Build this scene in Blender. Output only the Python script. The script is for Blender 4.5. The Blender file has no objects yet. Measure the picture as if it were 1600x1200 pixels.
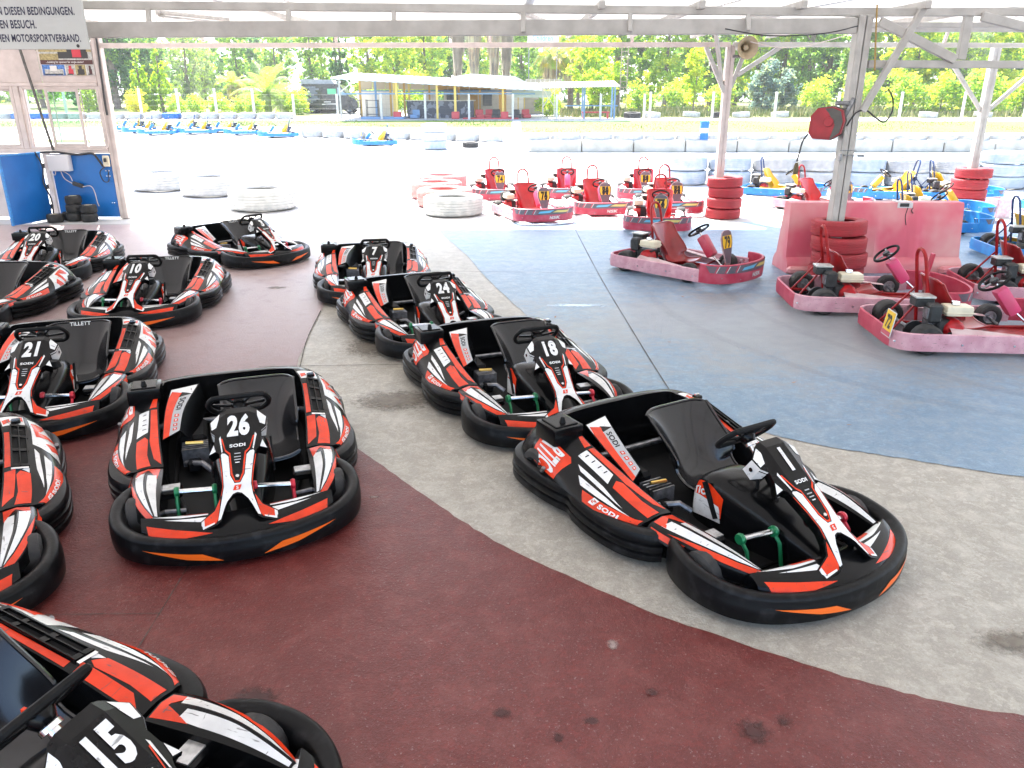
import bpy, bmesh, math, random
from mathutils import Vector, Matrix, Euler
random.seed(7)
R = math.radians
sc = bpy.context.scene
C = sc.collection

# ---------------------------------------------------------------- camera, light, exposure
cam_data = bpy.data.cameras.new('camera')
cam_data.sensor_width = 36.0
cam_data.lens = 27.34
cam_data.clip_start = 0.05
cam_data.clip_end = 6000
camera = bpy.data.objects.new('camera', cam_data)
C.objects.link(camera)
camera.location = (0, 0, 2.2)
camera.rotation_euler = (R(90 - 20.2), 0, 0)
sc.camera = camera

SUN_EL, SUN_AZ = 55.0, -24.0          # degrees; azimuth from +Y towards +X
world = bpy.data.worlds.new('World')
sc.world = world
world.use_nodes = True
wn = world.node_tree
wn.nodes.clear()
sky = wn.nodes.new('ShaderNodeTexSky')
sky.sky_type = 'NISHITA'
sky.sun_disc = False
sky.sun_elevation = R(SUN_EL)
sky.sun_rotation = R(SUN_AZ)
sky.dust_density = 2.0
bgn = wn.nodes.new('ShaderNodeBackground')
bgn.inputs['Strength'].default_value = 0.12
wo = wn.nodes.new('ShaderNodeOutputWorld')
wn.links.new(sky.outputs[0], bgn.inputs[0])
wn.links.new(bgn.outputs[0], wo.inputs[0])

sun_data = bpy.data.lights.new('sun', 'SUN')
sun_data.energy = 4.0
sun_data.angle = R(0.5)
sun_data.color = (1.0, 0.955, 0.88)
sun = bpy.data.objects.new('sun', sun_data)
C.objects.link(sun)
sd = Vector((math.sin(R(SUN_AZ)) * math.cos(R(SUN_EL)), math.cos(R(SUN_AZ)) * math.cos(R(SUN_EL)), math.sin(R(SUN_EL))))
sun.rotation_euler = sd.to_track_quat('Z', 'Y').to_euler()
sun.location = (0, 0, 30)

sc.view_settings.view_transform = 'Standard'
sc.view_settings.look = 'None'
sc.view_settings.exposure = 2.85
sc.view_settings.gamma = 1.0
sc.view_settings.use_curve_mapping = False
sc.render.engine = 'CYCLES'
sc.cycles.max_bounces = 10
sc.cycles.diffuse_bounces = 6
sc.cycles.glossy_bounces = 3
sc.cycles.transparent_max_bounces = 8
sc.cycles.sample_clamp_indirect = 6.0
sc.cycles.use_denoising = True
try:
    sc.cycles.denoiser = 'OPENIMAGEDENOISE'
except Exception:
    pass

# ---------------------------------------------------------------- materials
MATS = {}
def mat(name, col, rough=0.5, metal=0.0, var=0.0, scale=8.0, col2=None, bump=0.0, bscale=60.0, spec=0.5, coat=0.0, detail=4.0, rvar=0.0, lo=0.35, hi=0.65, trans=0.0, scratch=0.0):
    """principled material, its colour broken up by noise in object space"""
    if name in MATS:
        return MATS[name]
    m = bpy.data.materials.new(name)
    m.use_nodes = True
    nt = m.node_tree
    b = nt.nodes['Principled BSDF']
    b.inputs['Base Color'].default_value = (*col, 1)
    b.inputs['Roughness'].default_value = rough
    b.inputs['Metallic'].default_value = metal
    b.inputs['Specular IOR Level'].default_value = spec
    b.inputs['Coat Weight'].default_value = coat
    b.inputs['Coat Roughness'].default_value = 0.12
    if trans:
        b.inputs['Transmission Weight'].default_value = trans
    tc0 = nt.nodes.new('ShaderNodeTexCoord')
    oi = nt.nodes.new('ShaderNodeObjectInfo'); sh_ = nt.nodes.new('ShaderNodeVectorMath'); sh_.operation = 'MULTIPLY_ADD'
    nt.links.new(oi.outputs['Random'], sh_.inputs[0]); sh_.inputs[1].default_value = (37, 61, 23); nt.links.new(tc0.outputs['Object'], sh_.inputs[2])
    tc = sh_                                               # every copy is worn differently
    if var > 0 or col2 is not None or rvar > 0:
        n = nt.nodes.new('ShaderNodeTexNoise')
        n.inputs['Scale'].default_value = scale
        n.inputs['Detail'].default_value = detail
        nt.links.new(tc.outputs[0], n.inputs['Vector'])
        cr = nt.nodes.new('ShaderNodeValToRGB')
        cr.color_ramp.elements[0].position = lo
        cr.color_ramp.elements[1].position = hi
        c2 = col2 if col2 is not None else tuple(min(1, c * (1 + var)) for c in col)
        c1 = col if col2 is not None else tuple(c * (1 - var) for c in col)
        cr.color_ramp.elements[0].color = (*c1, 1)
        cr.color_ramp.elements[1].color = (*c2, 1)
        nt.links.new(n.outputs['Fac'], cr.inputs['Fac'])
        nt.links.new(cr.outputs['Color'], b.inputs['Base Color'])
        if rvar > 0:
            mr = nt.nodes.new('ShaderNodeMapRange')
            mr.inputs['To Min'].default_value = max(0.02, rough - rvar)
            mr.inputs['To Max'].default_value = min(1, rough + rvar)
            nt.links.new(n.outputs['Fac'], mr.inputs['Value'])
            nt.links.new(mr.outputs[0], b.inputs['Roughness'])
    if bump > 0:
        n2 = nt.nodes.new('ShaderNodeTexNoise')
        n2.inputs['Scale'].default_value = bscale
        n2.inputs['Detail'].default_value = 5
        nt.links.new(tc.outputs[0], n2.inputs['Vector'])
        bp = nt.nodes.new('ShaderNodeBump')
        bp.inputs['Strength'].default_value = bump
        bp.inputs['Distance'].default_value = 0.01
        nt.links.new(n2.outputs['Fac'], bp.inputs['Height'])
        nt.links.new(bp.outputs['Normal'], b.inputs['Normal'])
    if scratch > 0 and b.inputs['Base Color'].links:
        src = b.inputs['Base Color'].links[0].from_socket
        for sc_, th, rot in (((9, 70, 70), .655, .4), ((60, 8, 50), .665, -.3)):
            mp = nt.nodes.new('ShaderNodeMapping'); mp.inputs['Scale'].default_value = sc_; mp.inputs['Rotation'].default_value = (0, 0, rot)
            nt.links.new(tc.outputs[0], mp.inputs[0])
            n3 = nt.nodes.new('ShaderNodeTexNoise'); n3.inputs['Scale'].default_value = 1.0; n3.inputs['Detail'].default_value = 3
            nt.links.new(mp.outputs[0], n3.inputs['Vector'])
            r3 = nt.nodes.new('ShaderNodeMapRange'); r3.inputs[1].default_value = th; r3.inputs[2].default_value = th + .05; r3.inputs[4].default_value = scratch
            nt.links.new(n3.outputs['Fac'], r3.inputs[0])
            x3 = nt.nodes.new('ShaderNodeMix'); x3.data_type = 'RGBA'; nt.links.new(r3.outputs[0], x3.inputs[0]); nt.links.new(src, x3.inputs[6]); x3.inputs[7].default_value = (.06, .055, .05, 1)
            src = x3.outputs[2]
        nt.links.new(src, b.inputs['Base Color'])
    MATS[name] = m
    return m

# ---------------------------------------------------------------- mesh builder
class MB:
    def __init__(s):
        s.v = []; s.f = []; s.m = []; s.mats = []
    def mi(s, m):
        if m not in s.mats:
            s.mats.append(m)
        return s.mats.index(m)
    def add(s, verts, faces, m, M=None):
        o = len(s.v); k = s.mi(m)
        for p in verts:
            p = Vector(p)
            s.v.append(tuple(M @ p if M is not None else p))
        for f in faces:
            s.f.append(tuple(i + o for i in f)); s.m.append(k)
        return s
    def box(s, size, loc=(0, 0, 0), m=None, rot=(0, 0, 0), bev=0.0, seg=1):
        M = Matrix.Translation(loc) @ Euler(rot).to_matrix().to_4x4()
        if bev <= 0:
            x, y, z = size[0] / 2, size[1] / 2, size[2] / 2
            vs = [(-x, -y, -z), (x, -y, -z), (x, y, -z), (-x, y, -z), (-x, -y, z), (x, -y, z), (x, y, z), (-x, y, z)]
            fs = [(0, 3, 2, 1), (4, 5, 6, 7), (0, 1, 5, 4), (1, 2, 6, 5), (2, 3, 7, 6), (3, 0, 4, 7)]
            return s.add(vs, fs, m, M)
        bm = bmesh.new()
        bmesh.ops.create_cube(bm, size=1.0)
        bmesh.ops.scale(bm, vec=size, verts=bm.verts)
        bmesh.ops.bevel(bm, geom=bm.edges[:], offset=bev, segments=seg, affect='EDGES', profile=0.6)
        return s.bm(bm, m, M)
    def bm(s, bm, m, M=None):
        bm.verts.index_update()
        s.add([v.co for v in bm.verts], [tuple(v.index for v in f.verts) for f in bm.faces], m, M)
        bm.free()
        return s
    def tube(s, pts, r, m, n=8, closed=False, cap=True):
        """round bar along pts; r a number or a list"""
        pts = [Vector(p) for p in pts]
        N = len(pts); rings = []; vs = []; up = None
        for i, p in enumerate(pts):
            a = pts[(i - 1) % N] if (closed or i > 0) else p
            b = pts[(i + 1) % N] if (closed or i < N - 1) else p
            t = (b - a).normalized()
            if up is None:
                up = Vector((0, 0, 1)) if abs(t.z) < 0.9 else Vector((1, 0, 0))
            x = t.cross(up)
            if x.length < 1e-5:
                x = t.orthogonal()
            x.normalize(); y = x.cross(t).normalized(); up = y
            rr = r[i] if isinstance(r, (list, tuple)) else r
            for k in range(n):
                an = 2 * math.pi * k / n
                vs.append(p + x * math.cos(an) * rr + y * math.sin(an) * rr)
        fs = []
        for i in range(N if closed else N - 1):
            j = (i + 1) % N
            for k in range(n):
                l = (k + 1) % n
                fs.append((i * n + k, i * n + l, j * n + l, j * n + k))
        if cap and not closed:
            fs.append(tuple(range(n))[::-1]); fs.append(tuple((N - 1) * n + k for k in range(n)))
        return s.add(vs, fs, m)
    def lathe(s, prof, m, n=24, M=None, closed=False):
        """prof: (radius, height) pairs turned about local Z; m one material or one per segment"""
        vs = []
        for r_, z in prof:
            for k in range(n):
                a = 2 * math.pi * k / n
                vs.append((r_ * math.cos(a), r_ * math.sin(a), z))
        L = len(prof)
        for i in range(L if closed else L - 1):
            j = (i + 1) % L
            mm = m[i % len(m)] if isinstance(m, list) else m
            fs = [(i * n + k, i * n + (k + 1) % n, j * n + (k + 1) % n, j * n + k) for k in range(n)]
            if i == 0:
                o = len(s.v)
                for p in vs:
                    s.v.append(tuple(M @ Vector(p) if M is not None else Vector(p)))
            kk = s.mi(mm)
            for f in fs:
                s.f.append(tuple(q + o for q in f)); s.m.append(kk)
        return s
    def grid(s, fn, nu, nv, m, flip=False):
        vs = [fn(i / nu, j / nv) for i in range(nu + 1) for j in range(nv + 1)]
        fs = []
        for i in range(nu):
            for j in range(nv):
                a = i * (nv + 1) + j; q = (a, a + nv + 1, a + nv + 2, a + 1)
                fs.append(q[::-1] if flip else q)
        return s.add(vs, fs, m)
    def prism(s, poly, h0, h1, m, M=None):
        """poly in local XY (counter-clockwise) extruded from z=h0 to h1"""
        n = len(poly)
        vs = [(x, y, h0) for x, y in poly] + [(x, y, h1) for x, y in poly]
        fs = [tuple(range(n))[::-1], tuple(range(n, 2 * n))]
        fs += [(i, (i + 1) % n, n + (i + 1) % n, n + i) for i in range(n)]
        return s.add(vs, fs, m, M)
    def build(s, name, parent=None, sharp=35, loc=None):
        me = bpy.data.meshes.new(name)
        me.from_pydata(s.v, [], s.f)
        for m in s.mats:
            me.materials.append(m)
        me.polygons.foreach_set('material_index', s.m)
        if sharp is not None:
            me.polygons.foreach_set('use_smooth', [True] * len(s.f))
            me.update()
            try:
                me.set_sharp_from_angle(angle=R(sharp))
            except Exception:
                pass
        me.update()
        o = bpy.data.objects.new(name, me)
        C.objects.link(o)
        if parent is not None:
            o.parent = parent
        if loc is not None:
            o.location = loc
        return o

def tag(o, label=None, cat=None, group=None, kind=None):
    if label: o['label'] = label
    if cat: o['category'] = cat
    if group: o['group'] = group
    if kind: o['kind'] = kind
    return o
def thing(name, label, cat, loc=(0, 0, 0), rz=0.0, group=None):
    o = bpy.data.objects.new(name, None)
    o.empty_display_size = 0.2
    C.objects.link(o)
    o.location = loc; o.rotation_euler = (0, 0, rz)
    return tag(o, label, cat, group)
KIDS = {}
def kids(o):
    if o.name not in KIDS:
        KIDS[o.name] = list(o.children)
    return KIDS[o.name]
def dup(o, parent=None, skip=()):
    c = o.copy(); C.objects.link(c)
    if parent is not None:
        c.parent = parent
    made = []
    for ch in kids(o):
        if ch.name.split('.')[0] in skip:
            continue
        made.append(dup(ch, c))
    KIDS[c.name] = made
    return c

def catmull(pts, t):
    """point on a Catmull-Rom spline through pts (tuples of any length), t in 0..1"""
    n = len(pts) - 1
    x = min(max(t, 0), 1) * n
    i = min(int(x), n - 1); f = x - i
    p0 = pts[max(i - 1, 0)]; p1 = pts[i]; p2 = pts[i + 1]; p3 = pts[min(i + 2, n)]
    return tuple(0.5 * (2 * b + (c - a) * f + (2 * a - 5 * b + 4 * c - d) * f * f + (3 * b - a - 3 * c + d) * f ** 3) for a, b, c, d in zip(p0, p1, p2, p3))
def spline(pts, n):
    return [catmull(pts, i / n) for i in range(n + 1)]

# ---------------------------------------------------------------- flat print on curved panels
TXT = {}
def text2d(s, bold=0.0):
    """filled text as (points, faces), height of a capital about 0.7, left-aligned at 0"""
    if (s, bold) in TXT:
        return TXT[(s, bold)]
    cu = bpy.data.curves.new('lettering', 'FONT')
    cu.body = s; cu.offset = bold; cu.resolution_u = 3; cu.fill_mode = 'FRONT'
    cu.space_character = 1.0 + bold * 2
    o = bpy.data.objects.new('lettering', cu)
    C.objects.link(o)
    me = bpy.data.meshes.new_from_object(o)
    r = ([(v.co.x, v.co.y) for v in me.vertices], [tuple(p.vertices) for p in me.polygons])
    C.objects.unlink(o)
    bpy.data.objects.remove(o); bpy.data.curves.remove(cu); bpy.data.meshes.remove(me)
    xs = [p[0] for p in r[0]] or [0]
    x0 = min(xs)
    r = ([(x - x0, y) for x, y in r[0]], r[1], max(xs) - x0)
    TXT[(s, bold)] = r
    return r

class Patch:
    """a surface (u,v) -> point, sampled on an nu x nv grid; prints conform to it"""
    def __init__(s, fn, nu, nv, side=1):
        s.nu, s.nv, s.side = nu, nv, side
        s.g = [[Vector(fn(i / nu, j / nv)) for j in range(nv + 1)] for i in range(nu + 1)]
    def at(s, u, v):
        x = min(max(u, 0), 1) * s.nu; y = min(max(v, 0), 1) * s.nv
        i = min(int(x), s.nu - 1); j = min(int(y), s.nv - 1); a = x - i; b = y - j
        return (s.g[i][j] * (1 - a) + s.g[i + 1][j] * a) * (1 - b) + (s.g[i][j + 1] * (1 - a) + s.g[i + 1][j + 1] * a) * b
    def nrm(s, u, v):
        e = 0.012
        u = min(max(u, e), 1 - e); v = min(max(v, e), 1 - e)
        n = (s.at(u + e, v) - s.at(u - e, v)).cross(s.at(u, v + e) - s.at(u, v - e))
        if n.length < 1e-12:
            n = Vector((0, 0, 1))
        return n.normalized() * s.side
    def surface(s, mb, m):
        vs = [p for row in s.g for p in row]; n = s.nv + 1
        fs = []
        for i in range(s.nu):
            for j in range(s.nv):
                a = i * n + j; q = (a, a + n, a + n + 1, a + 1)
                fs.append(q if s.side > 0 else q[::-1])
        return mb.add(vs, fs, m)
    def _cut(s, pts, faces):
        bm = bmesh.new()
        bv = [bm.verts.new((x, y, 0)) for x, y in pts]
        for f in faces:
            try:
                bm.faces.new([bv[i] for i in f])
            except ValueError:
                pass
        if any(len(f) > 3 for f in faces):
            bm.normal_update()
            bmesh.ops.triangulate(bm, faces=bm.faces[:])
        us = [p[0] for p in pts]; vs_ = [p[1] for p in pts]
        for k in range(1, s.nu):
            c = k / s.nu
            if min(us) < c < max(us):
                bmesh.ops.bisect_plane(bm, geom=bm.verts[:] + bm.edges[:] + bm.faces[:], plane_co=(c, 0, 0), plane_no=(1, 0, 0), dist=1e-7)
        for k in range(1, s.nv):
            c = k / s.nv
            if min(vs_) < c < max(vs_):
                bmesh.ops.bisect_plane(bm, geom=bm.verts[:] + bm.edges[:] + bm.faces[:], plane_co=(0, c, 0), plane_no=(0, 1, 0), dist=1e-7)
        bm.verts.index_update()
        return bm
    def _put(s, mb, bm, m, off):
        vs = [s.at(v.co.x, v.co.y) + s.nrm(v.co.x, v.co.y) * off for v in bm.verts]
        fs = []
        for f in bm.faces:
            ids = [v.index for v in f.verts]
            a, b, c = (vs[i] for i in ids[:3])
            n = (b - a).cross(c - a)
            ce = f.calc_center_median()
            if n.dot(s.nrm(ce.x, ce.y)) < 0:
                ids = ids[::-1]
            fs.append(tuple(ids))
        mb.add(vs, fs, m)
        bm.free()
    def poly(s, mb, pts, m, off=0.0015):
        s._put(mb, s._cut(pts, [tuple(range(len(pts)))]), m, off)
    def text(s, mb, txt, o, ex, ey, m, off=0.003, bold=0.02, centre=False):
        """o = uv of the baseline start; ex, ey = uv steps for one em along / up"""
        p, f, w = text2d(txt, bold)
        if centre:
            o = (o[0] - ex[0] * w / 2, o[1] - ex[1] * w / 2)
        q = [(o[0] + ex[0] * x + ey[0] * y, o[1] + ex[1] * x + ey[1] * y) for x, y in p]
        s._put(mb, s._cut(q, f), m, off)
    def raised(s, mb, pts, h, m, off=0.0):
        """a block standing h above the surface, its foot following it"""
        n = len(pts)
        lo = [s.at(*p) + s.nrm(*p) * off for p in pts]; hi = [s.at(*p) + s.nrm(*p) * (off + h) for p in pts]
        nn = (hi[1] - hi[0]).cross(hi[2] - hi[0]).dot(s.nrm(*pts[0]))
        fs = [tuple(range(n, 2 * n))] + [(i, (i + 1) % n, n + (i + 1) % n, n + i) for i in range(n)]
        if nn < 0:
            fs = [f[::-1] for f in fs]
        mb.add(lo + hi, fs, m)
# ---------------------------------------------------------------- materials of the karts
BLK = mat('black_gloss_plastic', (0.0035, 0.0035, 0.004), 0.22, var=0.1, scale=5, rvar=0.04, spec=0.16, coat=0.03)
BUMP = mat('black_moulded_plastic', (0.0035, 0.0035, 0.004), 0.38, col2=(0.022, 0.022, 0.023), scale=15, lo=.55, hi=.78, rvar=0.12, bump=0.08, bscale=40, spec=0.17)
MATT = mat('black_matt', (0.005, 0.005, 0.0055), 0.6, var=0.3, scale=20, spec=0.16)
RUB = mat('tyre_rubber', (0.012, 0.012, 0.013), 0.75, col2=(0.034, 0.032, 0.03), scale=12, bump=0.2, bscale=90)
SRED = mat('sticker_red', (0.60, 0.034, 0.006), 0.27, var=0.14, scale=10, spec=.25, coat=0.1, scratch=.75)
SWHT = mat('sticker_white', (0.62, 0.62, 0.61), 0.27, var=0.08, scale=12, coat=0.1, scratch=.7)
SGRY = mat('sticker_grey', (0.32, 0.33, 0.34), 0.3, coat=0.3)
SBLK = mat('sticker_black', (0.0045, 0.0042, 0.0045), 0.27, var=0.3, scale=12, spec=.16, coat=0.02)
ORNG = mat('sticker_orange', (0.85, 0.14, 0.01), 0.35)
CHR = mat('bright_metal', (0.62, 0.62, 0.63), 0.22, metal=1.0, var=0.15, scale=30)
STEEL = mat('dull_steel', (0.22, 0.22, 0.23), 0.4, metal=0.9, var=0.3, scale=25)
ALU = mat('cast_aluminium', (0.42, 0.42, 0.42), 0.45, metal=0.8, var=0.25, scale=30)
BRASS = mat('brass', (0.62, 0.42, 0.12), 0.28, metal=1.0)
GRN = mat('green_anodised', (0.01, 0.16, 0.06), 0.3, metal=0.3)
PRED = mat('red_anodised', (0.45, 0.012, 0.03), 0.3, metal=0.3)

# ---------------------------------------------------------------- the black, red and white karts
def lerp(a, b, t):
    return tuple(x + (y - x) * t for x, y in zip(a, b))
# sections of the right-hand body from the rear forwards: inner edge, ridge, outer foot
SIDE_IN = [(.425, -.98, .405), (.445, -.84, .395), (.446, -.70, .358), (.436, -.50, .312), (.425, -.33, .272), (.412, -.2, .242), (.40, -.07, .218)]
SIDE_RG = [(.56, -1.0, .375), (.575, -.84, .36), (.574, -.70, .325), (.567, -.50, .290), (.565, -.33, .262), (.562, -.2, .236), (.548, -.07, .210)]
SIDE_OUT = [(.655, -1.03, .205), (.69, -.84, .2), (.70, -.70, .195), (.705, -.50, .19), (.702, -.33, .185), (.668, -.2, .18), (.590, -.07, .172)]
def side_fn(sx):
    def fn(u, v):
        a, b, c = catmull(SIDE_IN, u), catmull(SIDE_RG, u), catmull(SIDE_OUT, u)
        if v < 0.5:
            p = lerp(a, b, v / 0.5); t = v / 0.5; bul = 0.010 * 4 * t * (1 - t)
            p = (p[0], p[1], p[2] + bul)
        else:
            t = (v - 0.5) / 0.5; p = lerp(b, c, t); bul = 0.022 * 4 * t * (1 - t)
            p = (p[0] + bul, p[1], p[2] + bul * 0.5)
        return (p[0] * sx, p[1], p[2])
    return fn
def s_mark(P, mb, o, ex, ey, col, under):
    """a slanted square with a slit S through it"""
    def q(x, y):
        return (o[0] + ex[0] * x + ey[0] * y, o[1] + ex[1] * x + ey[1] * y)
    P.poly(mb, [q(0, 0), q(.85, 0), q(1.15, 1), q(.3, 1)], col, 0.0028)
    P.poly(mb, [q(.24, .36), q(.62, .22), q(.66, .33), q(.40, .44), q(.88, .54), q(.94, .70), q(.52, .84), q(.49, .73), q(.77, .63), q(.29, .52)], under, 0.0040)

def side_panel(sx, parent):
    P = Patch(side_fn(sx), 18, 8, -sx)
    mb = MB()
    P.surface(mb, BLK)
    # inner wall, outer foot and the two ends
    n = 18
    lo = [(p.x - sx * .02, p.y, .07) for p in (P.g[i][0] for i in range(n + 1))]
    mb.add([tuple(P.g[i][0]) for i in range(n + 1)] + lo, [((i, i + 1, n + 2 + i, n + 1 + i) if sx < 0 else (i, n + 1 + i, n + 2 + i, i + 1)) for i in range(n)], BLK)
    lo = [(p.x - sx * .05, p.y, p.z - .06) for p in (P.g[i][8] for i in range(n + 1))]
    mb.add([tuple(P.g[i][8]) for i in range(n + 1)] + lo, [((i, n + 1 + i, n + 2 + i, i + 1) if sx < 0 else (i, i + 1, n + 2 + i, n + 1 + i)) for i in range(n)], BLK)
    e = [tuple(p) for p in P.g[n]]; e += [(e[-1][0] - sx * .05, e[-1][1], .1), (e[0][0], e[0][1], .07)]
    mb.add(e, [tuple(range(len(e)))], BLK)
    # prints
    P.poly(mb, [(.36, .03), (.36, .17), (.58, .19), (.66, .205), (.89, .15), (.955, .03)], SRED) if sx > 0 else P.poly(mb, [(.60, .03), (.60, .22), (.88, .2), (.955, .03)], SRED)
    P.poly(mb, [(.64, .465), (.61, .30), (.645, .235), (.84, .26), (.975, .22), (.975, .465)], SRED)
    if sx > 0:
        P.poly(mb, [(.36, .21), (.36, .44), (.60, .475), (.565, .24)], SWHT)
        for k in range(4):
            P.poly(mb, [(.39 + k * .045, .27), (.39 + k * .045, .36), (.396 + k * .045, .36), (.396 + k * .045, .27)], SBLK, 0.0026)
        P.poly(mb, [(.24, .02), (.24, .12), (.34, .2), (.34, .04)], SRED)
    else:
        P.poly(mb, [(.59, .30), (.59, .46), (.635, .45)], SWHT)
        P.poly(mb, [(.25, .03), (.25, .13), (.56, .14), (.56, .03)], SRED)
        P.poly(mb, [(.02, .03), (.02, .47), (.15, .45), (.17, .03)], SWHT)
        P.poly(mb, [(.09, .05), (.07, .2), (.12, .2), (.15, .05)], SRED, 0.0027)
        P.poly(mb, [(.05, .3), (.03, .45), (.10, .44), (.12, .3)], SRED, 0.0027)
    P.poly(mb, [(.40, .545), (.44, .60), (.83, .63), (.60, .555)], SWHT)
    P.poly(mb, [(.45, .66), (.50, .76), (.90, .70), (.70, .655)], SWHT)
    P.poly(mb, [(.53, .80), (.57, .965), (.965, .965), (.985, .60), (.93, .69), (.72, .76)], SRED)
    mb2 = mb
    if sx > 0:
        s_mark(P, mb2, (.61, .905), (.052, 0), (0, -.13), SWHT, SRED)
        P.text(mb2, 'SODI', (.685, .895), (.070, 0), (0, -.125), SWHT, bold=.04)
    else:
        s_mark(P, mb2, (.93, .90), (-.052, 0), (0, -.13), SWHT, SRED)
        P.text(mb2, 'SODI', (.865, .895), (-.072, 0), (0, -.125), SWHT, bold=.04)
    # tall lettered flank behind
    if sx > 0:
        P.poly(mb, [(.04, .55), (.04, .97), (.33, .97), (.37, .60), (.34, .54)], SRED)
        P.text(mb, 'RTIC', (.085, .575), (0, .155), (.30, 0), SWHT, bold=.035)
    else:
        P.poly(mb, [(.05, .53), (.05, .96), (.46, .96), (.40, .70), (.36, .53)], SWHT)
        P.poly(mb, [(.10, .55), (.07, .75), (.11, .75), (.20, .62), (.17, .94), (.22, .94), (.27, .58)], SRED, 0.0027)
        P.poly(mb, [(.32, .7), (.27, .95), (.36, .95), (.38, .8)], SRED, 0.0027)
    o = mb.build('side_panel', parent, sharp=28)
    if sx < 0:
        g = MB()                                             # the open grid with its latch
        P.raised(g, [(.17, .16), (.17, .46), (.575, .44), (.575, .17)], .004, MATT)
        for a in (.17, .30, .42, .555):
            P.raised(g, [(a, .16), (a, .46), (a + .022, .46), (a + .022, .16)], .014, BLK)
        for b in (.165, .30, .43):
            P.raised(g, [(.17, b), (.17, b + .022), (.575, b + .022), (.575, b)], .013, BLK)
        g.build('vent_grid', parent, sharp=None)
        l = MB(); c = P.at(.13, .3)
        l.box((.05, .05, .022), (c.x, c.y, c.z + .012), BLK, bev=.005)
        l.box((.034, .014, .012), (c.x, c.y - .004, c.z + .026), CHR)
        l.build('latch', parent)
        h = MB()
        P.raised(h, [(.585, .15), (.585, .44), (.60, .44), (.60, .15)], .012, CHR)
        h.build('hinge', parent, sharp=None)
    return o

REAR_IN = [(.425, -.98, .405), (.40, -1.03, .41), (.25, -1.055, .412), (0, -1.06, .412), (-.25, -1.055, .412), (-.40, -1.03, .41), (-.425, -.98, .405)]
REAR_RG = [(.56, -1.0, .375), (.50, -1.12, .37), (.28, -1.165, .385), (0, -1.17, .388), (-.28, -1.165, .385), (-.50, -1.12, .37), (-.56, -1.0, .375)]
REAR_OUT = [(.655, -1.03, .205), (.59, -1.2, .205), (.30, -1.27, .205), (0, -1.275, .205), (-.30, -1.27, .205), (-.59, -1.2, .205), (-.655, -1.03, .205)]
def rear_fn(u, v):
    a, b, c = catmull(REAR_IN, u), catmull(REAR_RG, u), catmull(REAR_OUT, u)
    if v < .5:
        t = v / .5; p = lerp(a, b, t); return (p[0], p[1], p[2] + .012 * 4 * t * (1 - t))
    t = (v - .5) / .5; p = lerp(b, c, t)
    return (p[0] * (1 + .02 * 4 * t * (1 - t)), p[1] - .012 * 4 * t * (1 - t), p[2])

def sweep(path, prof, mb, m, closed=False, zs=None):
    """profile (outward, z) carried along a plan path; outward = right of travel; zs(i/N) scales heights"""
    N = len(path); L = len(prof); vs = []
    for i, p in enumerate(path):
        a = path[max(i - 1, 0)]; b = path[min(i + 1, N - 1)]
        t = Vector((b[0] - a[0], b[1] - a[1])).normalized(); n = Vector((t.y, -t.x))
        k = p[2] if len(p) > 2 else 1.0
        for q in prof:
            vs.append((p[0] + n.x * q[0] * k, p[1] + n.y * q[0] * k, q[1] if zs is None else .03 + (q[1] - .03) * zs(i / (N - 1))))
    fs = []
    for i in range(N - 1):
        for j in range(L):
            l = (j + 1) % L
            fs.append((i * L + j, i * L + l, (i + 1) * L + l, (i + 1) * L + j))
    fs.append(tuple(range(L))); fs.append(tuple((N - 1) * L + k for k in range(L))[::-1])
    mb.add(vs, fs, m)

FR_PATH = [(.50, .06), (.57, .10), (.622, .20), (.645, .33), (.63, .46), (.575, .575), (.47, .675), (.30, .752), (.15, .785), (0, .795)]
FR_PATH = FR_PATH + [(-x, y) for x, y in FR_PATH[-2::-1]]
FR_PROF = [(-.088, .06), (-.02, .032), (-.004, .045), (0, .075), (0, .134), (-.0025, .139), (-.003, .176), (-.010, .196), (-.024, .206), (-.044, .205), (-.070, .188), (-.088, .160)]
SD_PATH = [(.30, -1.315), (.47, -1.305), (.61, -1.25), (.70, -1.14), (.728, -.98), (.725, -.80), (.705, -.66), (.688, -.585), (.712, -.50), (.725, -.36), (.715, -.2), (.685, -.08), (.62, .02), (.56, .06)]
SD_PROF = [(-.11, .05), (-.03, .032), (-.004, .045), (0, .062), (-.003, .078), (-.016, .084), (-.016, .090), (-.002, .097), (.003, .112), (-.001, .128), (-.016, .134), (-.016, .140), (-.004, .147), (-.003, .168), (-.014, .188), (-.04, .198), (-.075, .196), (-.1, .18)]

def tyre_prof(r, w, rim):
    h = w / 2
    return [(rim, -h * .8), (rim + (r - rim) * .3, -h), (r - .018, -h * .95), (r - .004, -h * .72), (r, -h * .3), (r, h * .3), (r - .004, h * .72), (r - .018, h * .95), (rim + (r - rim) * .3, h), (rim, h * .8)]
MX = Matrix.Rotation(R(90), 4, 'Y')
def kart_wheel(parent, x, y, r, w, rim_m, n=20):
    o = MB().lathe(tyre_prof(r, w, r * .5), RUB, n, MX).build('wheel', parent, loc=(x, y, r))
    mb = MB()
    h = w * .40
    mb.lathe([(r * .5, -h), (r * .46, -h), (r * .42, -h * .4), (r * .16, -h * .35), (r * .14, -h), (0.0001, -h)], rim_m, n, MX)
    mb.lathe([(r * .5, h), (r * .46, h), (r * .42, h * .4), (r * .16, h * .35), (r * .14, h), (0.0001, h)], rim_m, n, MX)
    mb.build('rim', o)
    return o

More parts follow.
